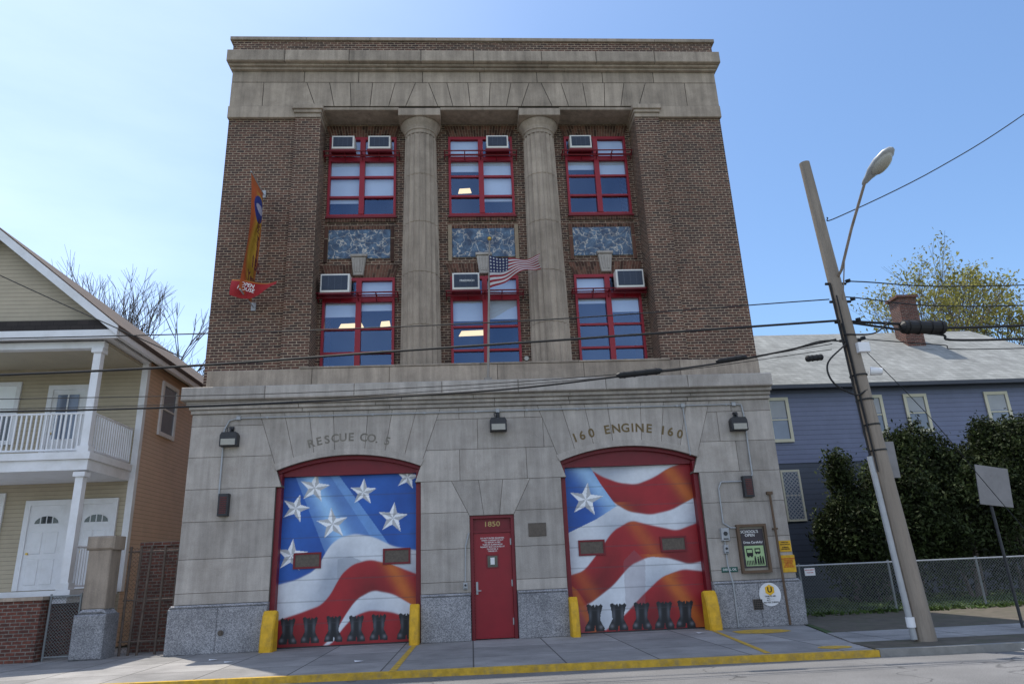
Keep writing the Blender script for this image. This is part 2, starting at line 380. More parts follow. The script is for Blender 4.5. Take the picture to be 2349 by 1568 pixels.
def ledge(mb,x0,x1,y0,y1,z0,z1,w=2.1,c=.012,t0=1.0,seed=0,gap=.005):
    rnd=random.Random(seed+int(z0*100)); n=max(1,round((x1-x0)/w)); xs=[x0]+[x0+(x1-x0)*i/n+rnd.uniform(-.15,.15)*w for i in range(1,n)]+[x1]
    for a,b in zip(xs[:-1],xs[1:]):
        mb.cbox(a+gap,b-gap,y0,y1,z0,z1,0,t0*rnd.uniform(.84,1.1),c)
    mb.box(x0+.02,x1-.02,y0+.02,y1-.01,z0+.008,z1-.008,1)
co=MB()
ledge(co,GL-.03,GR+.02,-.06,.6,5.505,5.6,2.6); ledge(co,GL-.06,GR+.02,-.13,.6,5.603,5.69,2.6); ledge(co,GL-.1,GR+.03,-.22,.6,5.693,5.785,2.6)
ledge(co,-7.04,7.90,-.35,3,5.79,6.12,2.0,.02)
co.obj('lower_cornice',[LIME,MORT],FH)
bc=MB(); ledge(bc,-6.62,7.80,.08,.34,6.125,6.65,2.4,.012); ledge(bc,-4.3,5.4,.06,1.04,6.655,6.70,2.4,.006)
bc.obj('blocking_course',[LIMEU,MORT],FH)
bk=MB()
bk.box(-6.79,-4.13,.35,3,6.125,14.36); bk.box(5.22,7.88,.35,3,6.125,14.36)
bk.box(-6.79,7.88,3.0,18,.0,16.53)
wins=[(z0,z1,x0,x1) for (z0,z1) in ((6.88,9.56),(11.5,14.19)) for (x0,x1) in ((-4.0,-1.99),(-.43,1.53),(3.13,5.05))]
xs=[-4.13,-4.0,-1.99,-.43,1.53,3.13,5.05,5.22]; zs=[6.70,6.88,9.56,11.5,14.19,14.66]
for i in range(7):
    for j in range(5):
        if i in (1,3,5) and j in (1,3): continue
        bk.box(xs[i],xs[i+1],1.05,1.3,zs[j],zs[j+1])
bk.obj('brick_wall',BRICK,FH)
for x0,x1 in ((-4.86,-4.13),(5.22,5.95)):
    pil=MB(); pil.box(x0,x1,.27,.35,6.66,14.36); pil.obj('brick_pilaster',BRICK,FH)
rm=MB()
for z in (6.4,10.35,14.67): rm.box(-4.12,5.21,1.31,2.99,z,z+.15 if z>12 else z+.3)
rm.box(-4.12,5.21,2.9,2.99,6.7,14.6)
for x in (-1.3,2.3): rm.box(x-.05,x+.05,1.31,2.9,6.7,14.6)
rm.obj('interior_room',INT,FH)
for x,z,w in ((.05,13.0,.42),(.05,11.75,.36),(3.75,11.8,.34),(4.75,11.85,.2),(-3.4,8.5,.75),(-2.4,8.55,.3),(.2,8.2,.85)):
    lp=MB(); lp.prism([(x-w/2,z),(x+w/2,z+.02),(x+w*.4,z+.17),(x-w*.4,z+.15)],2.3,2.36); lp.obj('ceiling_lamp',LAMP,FH)
en=MB()
ledge(en,-6.82,-4.86,.25,1.3,14.365,14.76,3,.012); ledge(en,5.95,7.91,.25,1.3,14.365,14.76,3,.012)
for (a,b) in ((-4.92,-4.08),(5.17,6.01)):
    en.cbox(a+.05,b-.05,.24,1.3,14.365,14.50,0,.95); en.cbox(a+.02,b-.02,.19,1.3,14.503,14.60,0,1); en.cbox(a-.02,b+.02,.14,1.3,14.603,14.755,0,1.02)
for (a,b) in ((-4.08,-1.87),(-.63,1.71),(2.95,5.17)): en.cbox(a,b,.31,1.3,14.66,14.757,0,.85)
en.box(-1.87,-.63,.6,1.3,14.66,14.757,0,.85); en.box(1.71,2.95,.6,1.3,14.66,14.757,0,.85)
def fan(xc,offs): return [(xc+o*1.22,xc+o) for o in offs]
J=[(-6.80,-6.80),(-5.85,-5.85)]+fan(-3.01,[-1.3,-.75,-.25,.3,.85,1.35])+fan(.55,[-1.25,-.8,-.28,.28,.8,1.25])+fan(4.09,[-1.35,-.85,-.3,.25,.75,1.3])+[(6.9,6.9),(7.90,7.90)]
for (t0,b0),(t1,b1) in zip(J[:-1],J[1:]):
    en.prism(inset([(b0,14.763),(b1,14.763),(t1,15.61),(t0,15.61)],.009),.28,.9,.006,0,rt(.86,1.1))
en.box(-6.78,7.88,.30,3,14.77,16.10,1)
ledge(en,-6.80,7.90,.285,.9,15.62,16.0,1.9,.008,1.0,3,.009)
ledge(en,-6.82,7.92,.18,.9,16.003,16.07,2.4,.01); ledge(en,-6.86,7.96,.09,.9,16.073,16.135,2.4,.01)
en.obj('entablature',[LIMEU,MORT],FH)
uc=MB(); ledge(uc,-6.90,8.02,-.04,3,16.14,16.53,1.95,.02,1.0,0,.008); uc.obj('upper_cornice',[LIMEU,MORT],FH)
pa=MB(); pa.box(-6.85,7.94,.30,.62,16.53,17.13); pa.box(-6.85,-6.55,.62,18,16.53,17.13); pa.box(7.64,7.94,.62,18,16.53,17.13); pa.obj('brick_parapet',BRICK,FH)
cp=MB(); ledge(cp,-6.95,8.04,.24,.70,17.13,17.25,2.2,.01); cp.obj('parapet_coping',[LIMEU,MORT],FH)
cc=[-1.25,2.33]
def flute(an):
    k=20*an/(2*math.pi); f=k-math.floor(k); return 1-.09*math.sin(math.pi*f)**.7
for cx in cc:
    ce=part_empty('column',FH)
    cb=MB(); zz=[6.70,7.9,9.45,11.0,12.55,13.95]
    for a,b in zip(zz[:-1],zz[1:]):
        r=lambda z:.56-.095*((z-6.7)/7.3)**1.3
        prof=[(r(a)-.022,a),(r(a),a+.018)]+[(r(a+(b-a)*q/4),a+(b-a)*q/4) for q in (1,2,3)]+[(r(b),b-.018),(r(b)-.022,b)]
        cb.lathe((cx,.84,0),prof,200,0,rt(.92,1.06),fl=flute)
    cb.obj('shaft',LIMEU,ce,smooth=False)
    cb=MB(); cb.lathe((cx,.84,0),[(.45,13.951),(.455,14.05),(.485,14.07),(.485,14.10),(.47,14.12),(.50,14.2),(.56,14.3),(.595,14.36),(.58,14.395)],64)
    cb.cbox(cx-.62,cx+.62,.20,1.3,14.40,14.65,0,1,.012)
    cb.obj('capital',LIMEU,ce,smooth=False)
BC=M('soldier_brick',(.11,.050,.033),.4,9,.85,.3,tint=True); BM=M('brick_mortar',(.32,.245,.17),.2,9,.9,.1)
def soldier(mb,x0,x1,z0,z1,lean=0,y=1.02,bw=.078):
    n=int((x1-x0)/bw); xc=(x0+x1)/2
    mb.prism([(x0,z0),(x1,z0),(x1+lean,z1),(x0-lean,z1)],y+.008,1.049,0,1)
    for i in range(n):
        a=x0+(x1-x0)*i/n+.005;b=x0+(x1-x0)*(i+1)/n-.005; la=lean*(a-xc)/((x1-x0)/2);lb=lean*(b-xc)/((x1-x0)/2)
        h=(z1-z0)
        for q0,q1 in (((0,.33),(.36,1)) if i%2 else ((0,.64),(.67,1))):
            mb.prism([(a+la*q0,z0+h*q0),(b+lb*q0,z0+h*q0),(b+lb*q1,z0+h*q1),(a+la*q1,z0+h*q1)],y,1.049,0,0,random.choice([.5,.7,1,1.2,1.4]))
for (z0,z1,x0,x1) in wins:
    mb=MB(); soldier(mb,x0,x1,z1+.005,z1+.40,.12); mb.obj('brick_arch',[BC,BM],FH)
    mb=MB(); soldier(mb,x0-.02,x1+.02,z0-.17,z0-.06,0,1.0); mb.obj('brick_sill_course',[BC,BM],FH)
    sl=MB(); sl.cbox(x0-.03,x1+.03,.96,1.2,z0-.06,z0-.002,0,1,.006); sl.obj('window_sill',LIMEU if z0<8 else REDD,FH)
for i,(a,b) in enumerate(((-3.91,-2.14),(-.35,1.47),(3.20,4.94))):
    mb=MB(); mb.cbox(a,b,1.015,1.049,10.17,11.08,0,1,.004); mb.obj('marble_panel',MARB,FH)
    mb=MB(); soldier(mb,a-.12,a-.01,10.05,11.2,0,1.01,.11); soldier(mb,b+.01,b+.12,10.05,11.2,0,1.01,.11); soldier(mb,a-.01,b+.01,11.085,11.2,0,1.015)
    mb.obj('panel_border',[BC,BM],FH)
    k=MB(); xc=(-3.02,.55,4.09)[i]
    k.prism([(xc-.14,9.62),(xc+.14,9.62),(xc+.21,10.18),(xc-.21,10.18)],.93,1.049,.02); k.prism([(xc-.23,10.18),(xc+.23,10.18),(xc+.24,10.26),(xc-.24,10.26)],.89,1.049,.015)
    for dx in (-.07,0,.07): k.prism([(xc+dx-.02,9.7),(xc+dx+.02,9.7),(xc+dx*1.4+.025,10.12),(xc+dx*1.4-.025,10.12)],.905,.94,.008)
    k.obj('keystone',LIME,FH)
def window(z0,z1,x0,x1,up,idx):
    W=part_empty('window',FH)
    fr=MB(); t=.075; xc=(x0+x1)/2; ya,yb=.995,1.12
    fr.box(x0+.004,x0+t,ya,yb,z0+.003,z1-.003); fr.box(x1-t,x1-.004,ya,yb,z0+.003,z1-.003)
    fr.box(x0+t,x1-t,ya,yb,z1-t-.02,z1-.003); fr.box(x0+t,x1-t,ya,yb,z0+.003,z0+.07); fr.box(xc-.075,xc+.075,ya-.02,yb,z0+.07,z1-t-.02)
    bars=(13.50,13.36),(12.85,12.79),(12.18,12.12)
    if not up: bars=(8.97,8.83),(8.06,8.0),(7.37,7.31)
    for a,b in bars:
        fr.box(x0+t,xc-.075,ya+.015,yb,b,a); fr.box(xc+.075,x1-t,ya+.015,yb,b,a)
    fr.obj('frame',RED,W)
    edges=[z1-t-.02]+[v for ab in bars for v in ab]+[z0+.07]
    gl=MB(); bl=MB()
    BL={3:[(1,.9,1,.2),(1,.92,1,0)],4:[(1,.6,.0,0),(0,.95,1,.15)],5:[(0,.5,.0,0),(1,.9,.0,0)],0:[(0,.5,.0,0),(1,.28,0,0)],1:[(0,.75,0,0),(1,.7,.0,0)],2:[(1,.15,0,0),(0,.5,0,0)]}[idx]
    for h,(xa,xb) in enumerate(((x0+t,xc-.075),(xc+.075,x1-t))):
        for r in range(4):
            zt,zb=edges[2*r],edges[2*r+1]
            yy=1.06+.02*(r%2)
            gl.add([(xa,yy,zb),(xb,yy,zb),(xb,yy,zt),(xa,yy,zt)],[(0,1,2,3)])
            f=BL[h][r]
            if f>0:
                y=1.13; bl.box(xa-.02,xb+.02,y,y+.01,zt-(zt-zb)*f,zt+.03,0,1)
                if f<1: bl.box(xa-.02,xb+.02,y-.008,y+.012,zt-(zt-zb)*f-.02,zt-(zt-zb)*f,0,1)
    gl.obj('glass',GLASS,W); bl.obj('blind',BLIND,W)
    g=MB()
    zr=13.52 if up else 9.0
    for zz_,yy in ((zr,.72),(zr-.11,.80),(zr+.0,.93)): g.tube([(x0-.12,yy,zz_),(x1+.12,yy,zz_)],.02,6)
    for xx in (x0-.1,x0+.5,xc,x1-.5,x1+.1):
        g.tube([(xx,1.03,zr),(xx,.72,zr)],.014,6); g.tube([(xx,.73,zr),(xx,1.0,zr-.17)],.014,6)
    g.obj('window_guard',REDD,FH)
for i,(z0,z1,x0,x1) in enumerate(wins): window(z0,z1,x0,x1,z0>10,i)
# ---------------- garage doors with mural
def smooth(x,xp,fp,w=10):
    return sum(np.interp(x+o,xp,fp) for o in (-w,-w/2,0,w/2,w))/5
def starfield(C,PX,PY,cx,cy,r,rot=0,asp=1.0):
    dx=(PX-cx)/asp; dy=(PY-cy); rr=np.hypot(dx,dy); ang=(np.arctan2(dx,-dy)-rot)%(2*np.pi/5); side=ang>np.pi/5
    th=np.where(side,2*np.pi/5-ang,ang)
    ri=.41*r; x1,y1=r,0.; x2,y2=ri*np.cos(np.pi/5),ri*np.sin(np.pi/5)
    X=rr*np.cos(th);Y=rr*np.sin(th)
    ins=((x2-x1)*(Y-y1)-(y2-y1)*(X-x1)>0)&(rr<r*1.02)
    sh=np.where(side,.88,.46)
    for k in range(3): C[...,k]=np.where(ins,sh*(.95,.97,1.0)[k],C[...,k])
def lerp(C,mask,col):
    for k in range(3): C[...,k]=C[...,k]*(1-mask)+col[k]*mask
def inpoly(PX,PY,poly):
    ins=np.zeros(PX.shape,bool); n=len(poly)
    for i in range(n):
        x1,y1=poly[i];x2,y2=poly[(i+1)%n]
        if y1==y2: continue
        c=((y1>PY)!=(y2>PY))&(PX<(x2-x1)*(PY-y1)/(y2-y1)+x1); ins^=c
    return ins
BOOT=[(-17,-26),(-12,-29),(-6,-25),(-1,-28),(1,-22),(3,-28),(9,-25),(14,-29),(18,-25),(13,-8),(12,4),(21,20),(21,27),(3,27),(1,14),(-1,27),(-21,27),(-20,18),(-12,4),(-13,-8)]
def boots(C,PX,PY,xs,ys,sc=1.0):
    for i,(x,y) in enumerate(zip(xs,ys)):
        m=inpoly(PX,PY,[(x+a*sc,y+b*sc) for a,b in BOOT]); lerp(C,m.astype(float),(.012,.013,.016))
        for o in (-9,9):
            h=np.exp(-((PX-x-o*sc)**2/10+((PY-y+6)/14)**2))*m; lerp(C,h*.35,(.22,.24,.28))
            h=np.exp(-((PX-x-o*1.5*sc)**2/16+((PY-y-19)/4)**2))*m; lerp(C,h*.5,(.3,.3,.33))
def muralgrid(kind,x0,x1,z0,z1,y):
    ns,nt=250,284; s,t=np.meshgrid(np.linspace(0,1,ns),np.linspace(0,1,nt))
    c=((649,1093),(959,1087),(635,1475),(960,1465)) if kind=='L' else ((1291,1074),(1585,1067),(1310,1446),(1613,1432))
    PX=(1-t)*((1-s)*c[0][0]+s*c[1][0])+t*((1-s)*c[2][0]+s*c[3][0]); PY=(1-t)*((1-s)*c[0][1]+s*c[1][1])+t*((1-s)*c[2][1]+s*c[3][1])
    C=np.zeros(PX.shape+(3,)); C[...]=(.018,.105,.42)
    wv=.5+.5*np.sin(PX*.045+PY*.02)
    lerp(C,.5*wv*(PY<1350),(.008,.05,.26))
    red=(.34,.012,.018); dred=(.16,.007,.010); wh=(.66,.69,.73); gr=(.31,.35,.42); org=(.52,.13,.018)
    def stripes(bs,first_white=True):
        isred=np.zeros(PX.shape,bool)
        for i,B in enumerate(bs):
            xp=[p[0] for p in B];fp=[p[1] for p in B]; b=smooth(PX,xp,fp); m=1/(1+np.exp(-(PY-b)/.8))
            white=(i%2==0)==first_white
            if white:
                lerp(C,m,wh); d=np.clip((PY-b)/60,0,1); lerp(C,m*(.85*d*(.5+.5*np.sin(PX*.035+i*1.7))),gr); isred&=~(m>.5)
            else:
                lerp(C,m,red); d=np.clip((PY-b)/60,0,1); lerp(C,m*(.85*d*(.5+.5*np.sin(PX*.035+2+i))),dred); isred|=(m>.5)
        return isred
    if kind=='L':
        xl=np.interp(PY,[1085,1350],[672,778]); xr=np.interp(PY,[1085,1260],[752,868]); u=(PX-xl)/(xr-xl)
        m=((u>0)&(u<1)); lerp(C,m*(.22+.65*np.exp(-((u-.42)/.22)**2)),(.36,.62,.90))
        m=((u>1.0)&(u<1.25)); lerp(C,m*.5,(.26,.50,.82))
        for cx,cy,r,ro in ((719,1118,37,.15),(833,1130,33,.05),(676,1166,34,.3),(762,1204,38,-.1),(903,1192,37,.1),(668,1275,38,.1),(937,1096,30,.2)): starfield(C,PX,PY,cx,cy,r,ro)
        R=stripes([[(630,1342),(680,1330),(722,1310),(740,1285),(752,1258),(778,1236),(815,1227),(860,1236),(905,1258),(965,1268)],
                 [(630,1420),(690,1402),(740,1385),(766,1355),(780,1322),(810,1296),(850,1286),(900,1298),(965,1322)],
                 [(630,1560),(725,1490),(770,1450),(793,1410),(820,1374),(858,1355),(905,1364),(965,1396)],
                 [(630,1480),(765,1470),(785,1440),(815,1410),(850,1398),(900,1402),(965,1422)]])
        lerp(C,np.exp(-((PX-(905+(PY-1310)*.6))/20)**2)*R*(PY>1270)*.9,org)
        m=inpoly(PX,PY,[(775,1285),(805,1278),(832,1290),(830,1325),(775,1330)])&~R; lerp(C,m*.7,(.30,.33,.38))
        boots(C,PX,PY,(663,714,768,820,872,935),(1441,1439,1437,1437,1435,1434))
    else:
        e=np.interp(PY,[1070,1110,1165,1195,1230],[1352,1375,1412,1365,1292]); fld=PX<e
        u=(PX-np.interp(PY,[1070,1170],[1332,1408]))/30
        C0=C.copy(); lerp(C0,np.exp(-(u)**2)*.75,(.40,.64,.88)); starfield(C0,PX,PY,1342,1149,41,.12)
        C[...]=wh; lerp(C,.85*(.5+.5*np.sin(PX*.03+PY*.05)),gr)
        R=stripes([[(1290,1066),(1355,1078),(1378,1094),(1420,1110),(1460,1114),(1500,1098),(1535,1076),(1590,1056)],
                 [(1290,1090),(1375,1124),(1405,1156),(1440,1178),(1490,1186),(1540,1175),(1600,1142)],
                 [(1290,1325),(1335,1312),(1370,1268),(1402,1222),(1445,1198),(1495,1210),(1550,1222),(1620,1196)],
                 [(1290,1395),(1345,1385),(1400,1345),(1440,1300),(1485,1280),(1530,1284),(1575,1298),(1620,1288)],
                 [(1290,1480),(1360,1455),(1420,1412),(1465,1366),(1510,1326),(1560,1308),(1620,1314)]],False)
        for (cx,cy,k) in ((1560,1115,.85),(1475,1240,.5),(1345,1350,.4),(1550,1360,.9)):
            lerp(C,np.exp(-((PX-(cx+(PY-cy)*.7))/20)**2)*(abs(PY-cy)<85)*R*k,org)
        m=inpoly(PX,PY,[(1425,1290),(1450,1265),(1475,1290),(1472,1390),(1428,1395)]); lerp(C,m*.3,(.2,.12,.14))
        for k in range(3): C[...,k]=np.where(fld,C0[...,k],C[...,k])
        m=inpoly(PX,PY,[(1300,1340),(1318,1352),(1345,1390),(1385,1446),(1308,1448)]); lerp(C,m*.9,red); lerp(C,np.exp(-((PX-1335-(PY-1400)*.5)/10)**2)*m*.8,org)
        boots(C,PX,PY,(1357,1410,1463,1514,1562),(1414,1412,1410,1408,1406),1.05)
    for k in range(1,8):
        tt=k/8; lerp(C,np.exp(-((t-tt)/.0028)**2)*.5,(.05,.05,.06))
    X=x0+(x1-x0)*s; Z=z1-(z1-z0)*t; n=ns*nt
    V=np.stack([X.ravel(),np.full(n,y),Z.ravel()],1)
    idx=np.arange(n).reshape(nt,ns); F=np.stack([idx[1:,:-1],idx[1:,1:],idx[:-1,1:],idx[:-1,:-1]],-1).reshape(-1,4)
    me=bpy.data.meshes.new('mural_panel'); me.from_pydata(V.tolist(),[],F.tolist()); me.materials.append(PAINT)
    a=me.color_attributes.new('col','FLOAT_COLOR','POINT'); cc4=np.ones((n,4)); cc4[:,:3]=C.reshape(-1,3); a.data.foreach_set('color',cc4.ravel().astype('f'))
    return me
for kind,(xc,xa,xb) in zip('LR',ARCH):
    GD=part_empty('garage_door',FH); hw=(xb-xa)/2
    x0,x1=xa+.12,xb-.12
    me=muralgrid(kind,x0,x1,.03,3.92,.33); ob=bpy.data.objects.new('mural_panel',me); COL.objects.link(ob); ob.parent=GD; ob.matrix_parent_inverse=Matrix.Translation(-world_loc(GD))
    ob['label']='waving american flag mural with stars and black boots'
    fr=MB()
    fr.box(xa+.004,x0,.10,.40,0,3.98); fr.box(x1,xb-.004,.10,.40,0,3.98)
    pl=[(xa+.002,3.925),(xb-.002,3.925)]+[(xc+hw*.999-2*hw*.999*i/16,arcz(xc,hw,xc+hw-2*hw*i/16)-.002) for i in range(17)]
    fr.prism(pl,.22,.40,0,0)
    for i in range(16):
        a=-hw+2*hw*i/16;b=-hw+2*hw*(i+1)/16
        fr.prism([(xc+a,arcz(xc,hw,xc+a)-.09),(xc+b,arcz(xc,hw,xc+b)-.09),(xc+b,arcz(xc,hw,xc+b)-.003),(xc+a,arcz(xc,hw,xc+a)-.003)],.12,.22,0,0)
    fr.box(x0,x1,.34,.40,0,3.93,1)
    fr.obj('frame',[REDD,DARKM],GD)
    wx=((-3.93,1.93),(-1.80,1.95)) if kind=='L' else ((2.97,1.96),(5.02,1.97))
    for (cx,cz) in wx:
        g=MB(); g.box(cx-.33,cx+.33,.30,.329,cz-.185,cz-.14); g.box(cx-.33,cx+.33,.30,.329,cz+.14,cz+.185); g.box(cx-.33,cx-.285,.30,.329,cz-.14,cz+.14); g.box(cx+.285,cx+.33,.30,.329,cz-.14,cz+.14)
        g.box(cx-.285,cx+.285,.318,.326,cz-.14,cz+.14,1); g.obj('door_window',[REDD,BRONZE],GD)
ED=part_empty('entry_door',FH)
d=MB(); d.box(-.018,.06,.05,.40,0,2.808); d.box(.98,1.058,.05,.40,0,2.808); d.box(.06,.98,.05,.40,2.74,2.808); d.box(.06,.98,.09,.40,2.40,2.46); d.obj('frame',REDD,ED)
d=MB(); d.box(.06,.98,.14,.2,2.46,2.74); d.obj('transom',REDD,ED)
d=MB(); d.box(.065,.975,.12,.17,.02,2.395); d.obj('leaf',M('door_red',(.24,.007,.016),.1,3,.4,.05),ED)
d=MB(); d.box(.36,.66,.105,.12,1.58,1.60); d.box(.36,.66,.105,.12,1.86,1.89); d.box(.36,.39,.105,.12,1.60,1.86); d.box(.63,.66,.105,.12,1.60,1.86); d.box(.39,.63,.112,.119,1.60,1.86,1); d.box(.46,.56,.108,.112,1.66,1.82,2); d.obj('door_window',[REDD,DGLASS,WHITE],ED)
d=MB(); d.box(.10,.15,.095,.12,1.0,1.28); d.cyl((.125,.05,1.08),(.125,.12,1.08),.02,.02,10); d.box(.11,.22,.045,.06,1.07,1.09); d.obj('handle',GREY,ED)
for z in (2.1,1.15,.3): d=MB(); d.box(.945,.975,.10,.12,z,z+.15); d.obj('hinge',GREY,ED)
d=MB(); addtext(d,'1850',.17,.52,.137,2.60,0,1.2,0,.002); d.obj('house_number',GOLDT,ED)
d=MB(); addtext(d,'DO NOT ENTER QUARTERS\nWHEN COMPANY IS OUT\nTO REPORT A FIRE\nTURN IN ALARM FROM\nNEAREST BOX LOCATED AT\nCLOVE RD. &\nTARGEE ST.',.046,.52,.117,2.12,0,1,0,.0006,1.1); d.obj('door_notice',WTXT,ED)
def arctext(words,x0,x1,z0,zm,size,bold,adv,mat):
    s=' '.join(words); tot=sum(adv.get(c,1) for c in s); x=0; d=MB()
    for c in s+' ':
        a=adv.get(c,1); u=(x+a/2)/tot; x+=a
        if c==' ':
            d.obj('carved_lettering',mat,FH); d=MB(); continue
        X=x0+(x1-x0)*u; Z=z0+(zm-z0)*(1-(2*u-1)**2); rot=-(2*u-1)*4*(zm-z0)/(x1-x0)*1.0
        addtext(d,c,size,X,-.004,Z,0,1.0,rot,bold)
arctext(['RESCUE','CO.','5'],-4.0,-1.93,4.66,4.82,.28,.006,{' ':.6,'.':.4},LETTER2)
arctext(['160','ENGINE','160'],2.62,5.52,4.60,4.84,.31,.007,{' ':.7,'1':.6,'I':.55},LETTER)
# ================================================================== fittings
def acunit(name,label,loc,w,h,group='window air conditioners on the firehouse',brand=False,src=None):
    T=thing(name,label,'air conditioner',loc,group)
    if src:
        for ch in src.children:
            c=ch.copy(); COL.objects.link(c); c.parent=T
        return T
    b=MB(); b.cbox(-w/2,w/2,0,.32,0,h,0,1,.015); b.obj('casing',ACW,T,local=True)
    g=MB(); g.box(-w/2+.05,w/2-.05,-.008,.0,.06,h-.05,0)
    n=int((h-.11)/.032)
    for i in range(n):
        z=.07+i*(h-.13)/n; g.box(-w/2+.05,w/2-.05,-.016,-.008,z,z+.008,1)
    for i in range(5):
        x=-w/2+.05+(w-.1)*i/4; g.box(x-.004,x+.004,-.019,-.016,.06,h-.05,1)
    g.obj('grille',[ACG,SLAT],T,local=True)
    s=MB(); s.box(-w/2-.03,w/2+.03,.02,.32,-.045,-.005); s.obj('shelf',REDD,T,local=True)
    if brand:
        t=MB(); addtext(t,'FRIEDRICH',.085,.03,-.022,h*.5,0,1,0,.001); t.obj('nameplate',WTXT,T,local=True)
    return T
a3=acunit('air_conditioner','small white window air conditioner in upper red window',(-3.54,.70,13.60),.66,.44)
for x in (-2.47,1.06,3.60): acunit('air_conditioner','small white window air conditioner in upper red window',(x,.70,13.60),0,0,src=a3)
a2=acunit('air_conditioner','large cream window air conditioner in lower red window',(-3.60,.62,8.98),.80,.55)
acunit('air_conditioner','large cream window air conditioner in lower red window',(4.68,.62,8.98),0,0,src=a2)
acunit('air_conditioner','wide air conditioner with dark grille behind the flagpole',(0.02,.62,9.0),.76,.50,brand=True)
def flood(loc,label):
    T=thing('floodlight',label,'floodlight',loc,'floodlights on the firehouse wall')
    b=MB(); b.prism([(-.21,-.17),(.21,-.17),(.21,.10),(.17,.17),(-.17,.17),(-.21,.10)],-.26,-.04,.015); b.obj('housing',DARKM,T,local=True)
    b=MB(); b.box(-.17,.17,-.272,-.262,-.15,.0); b.obj('lens',LENS,T,local=True)
    b=MB(); b.cyl((0,-.15,.17),(0,-.12,.28),.02); b.cyl((0,-.1,.28),(0,0,.28),.045,.045,10); b.tube([(-.06,-.12,.17),(-.1,-.1,.3),(0,-.06,.33)],.012,6); b.box(-.05,.05,-.05,0,.22,.34); b.obj('bracket',DARKM,T,local=True)
flood((-5.84,0,4.83),'black floodlight on the stone wall'); flood((.75,0,5.0),'black floodlight above the red entry door'); flood((6.91,0,4.83),'black floodlight on the stone wall')
T=thing('spotlight','small round spotlight on the ledge below the windows','spotlight',(1.57,.2,6.70)); c=MB(); c.cyl((1.57,.12,6.80),(1.57,.24,6.82),.075,.06,14); c.obj('housing',DARKM,T); c=MB(); c.cyl((1.57,.11,6.80),(1.57,.119,6.80),.06,.06,14); c.obj('lens',LENS,T); c=MB(); c.cyl((1.57,.2,6.70),(1.57,.2,6.76),.02); c.obj('bracket',DARKM,T)
SIGR=M('signal_red',(.10,.008,.008),.1,5,.3,0)
for x,z in ((-5.87,3.27),(6.95,3.26)):
    T=thing('signal_light','dark red louvred signal light in black case','signal light',(x,0,z),'signal lights beside the bay doors')
    b=MB(); b.cbox(-.12,.12,-.16,0,-.26,.26,0,1,.01); b.obj('case',DARKM,T,local=True)
    b=MB()
    for i in range(9): b.box(-.075,.085,-.172,-.161,-.20+i*.045,-.20+i*.045+.022)
    b.obj('lamp',SIGR,T,local=True)
c=MB(); yy=-.03
c.tube([(-6.02,yy,3.5),(-6.02,yy,5.1),(-5.92,yy,5.32),(-5.7,yy,5.38),(6.9,yy,5.38),(7.1,yy,5.36),(7.13,yy,5.1),(7.13,yy,3.55),(7.0,yy,3.45)],.02,8)
c.tube([(5.55,yy,5.38),(5.6,yy,4.1)],.015,8); c.tube([(6.85,yy,3.4),(6.3,yy,3.4),(6.22,yy,3.25),(6.22,yy,2.4),(6.4,yy,2.28),(6.52,yy,2.28)],.018,8)
c.tube([(6.2,yy,2.0),(6.2,yy,1.4),(6.25,-.09,1.0),(6.25,-.09,.02)],.018,8); c.tube([(-.15,yy,1.3),(-.13,yy,2.1),(-.05,yy,2.4)],.016,8)
for x in (-5.7,.75,5.55,6.9): c.cbox(x-.05,x+.05,-.07,-.01,5.33,5.43)
for x in np.arange(-5,6.8,1.3): c.box(x-.02,x+.02,-.05,-.001,5.355,5.405)
tag(c.obj('electrical_conduit',GREY),'thin grey electrical conduit run along the stone wall','conduit')
c=MB(); c.tube([(7.49,-.06,3.05),(7.5,-.09,.02)],.028,10); c.box(7.42,7.56,-.09,-.0,3.05,3.12); c.box(7.44,7.56,-.08,0,2.2,2.24); tag(c.obj('vent_pipe',FRW),'rusty brown vertical vent pipe on the stone wall','pipe')
for (x,z,w,h,l) in ((6.22,2.13,.2,.3,'grey electrical box with round button on stone wall'),(6.20,1.78,.11,.2,'small grey switch box on stone wall'),(-.15,1.2,.10,.15,'small grey switch box beside the red entry door')):
    c=MB(); c.cbox(x-w/2,x+w/2,-.1,0,z-h/2,z+h/2,0,1,.01); c.cyl((x,-.12,z+.02),(x,-.10,z+.02),w*.25,w*.25,14,1); c.box(x-w*.3,x+w*.3,-.104,-.1,z-h*.4,z-h*.3,1)
    tag(c.obj('electrical_box',[GREY,DARKM]),l,'electrical box','electrical boxes on the firehouse')
c=MB(); c.cbox(6.68,6.92,-.085,-.07,.38,.62,0)
for i in range(5):
    for j in range(5): c.box(6.70+i*.042,6.73+i*.042,-.09,-.085,.40+j*.042,.43+j*.042,1)
tag(c.obj('vent_grille',[BRONZE,BLACK]),'small square rusty vent grille in the granite base','vent')
c=MB(); c.cyl((-5.7,-.11,.43),(-5.7,-.06,.43),.06,.06,16); c.cyl((-5.7,-.13,.43),(-5.7,-.11,.43),.03,.03,12); tag(c.obj('hose_connection',BRONZE),'small round bronze outlet in the granite base','outlet')
c=MB(); c.cbox(1.40,1.83,-.03,0,2.27,2.58,0,1,.01)
for i in range(5): c.box(1.47,1.76,-.0325,-.03,2.33+i*.045,2.338+i*.045,1)
tag(c.obj('wall_plaque',[BRONZE,BRONZE]),'bronze memorial plaque on the stone wall','plaque')
PB=thing('notice_board','wooden notice case with school safety poster on the wall','notice board',(6.89,0,1.77))
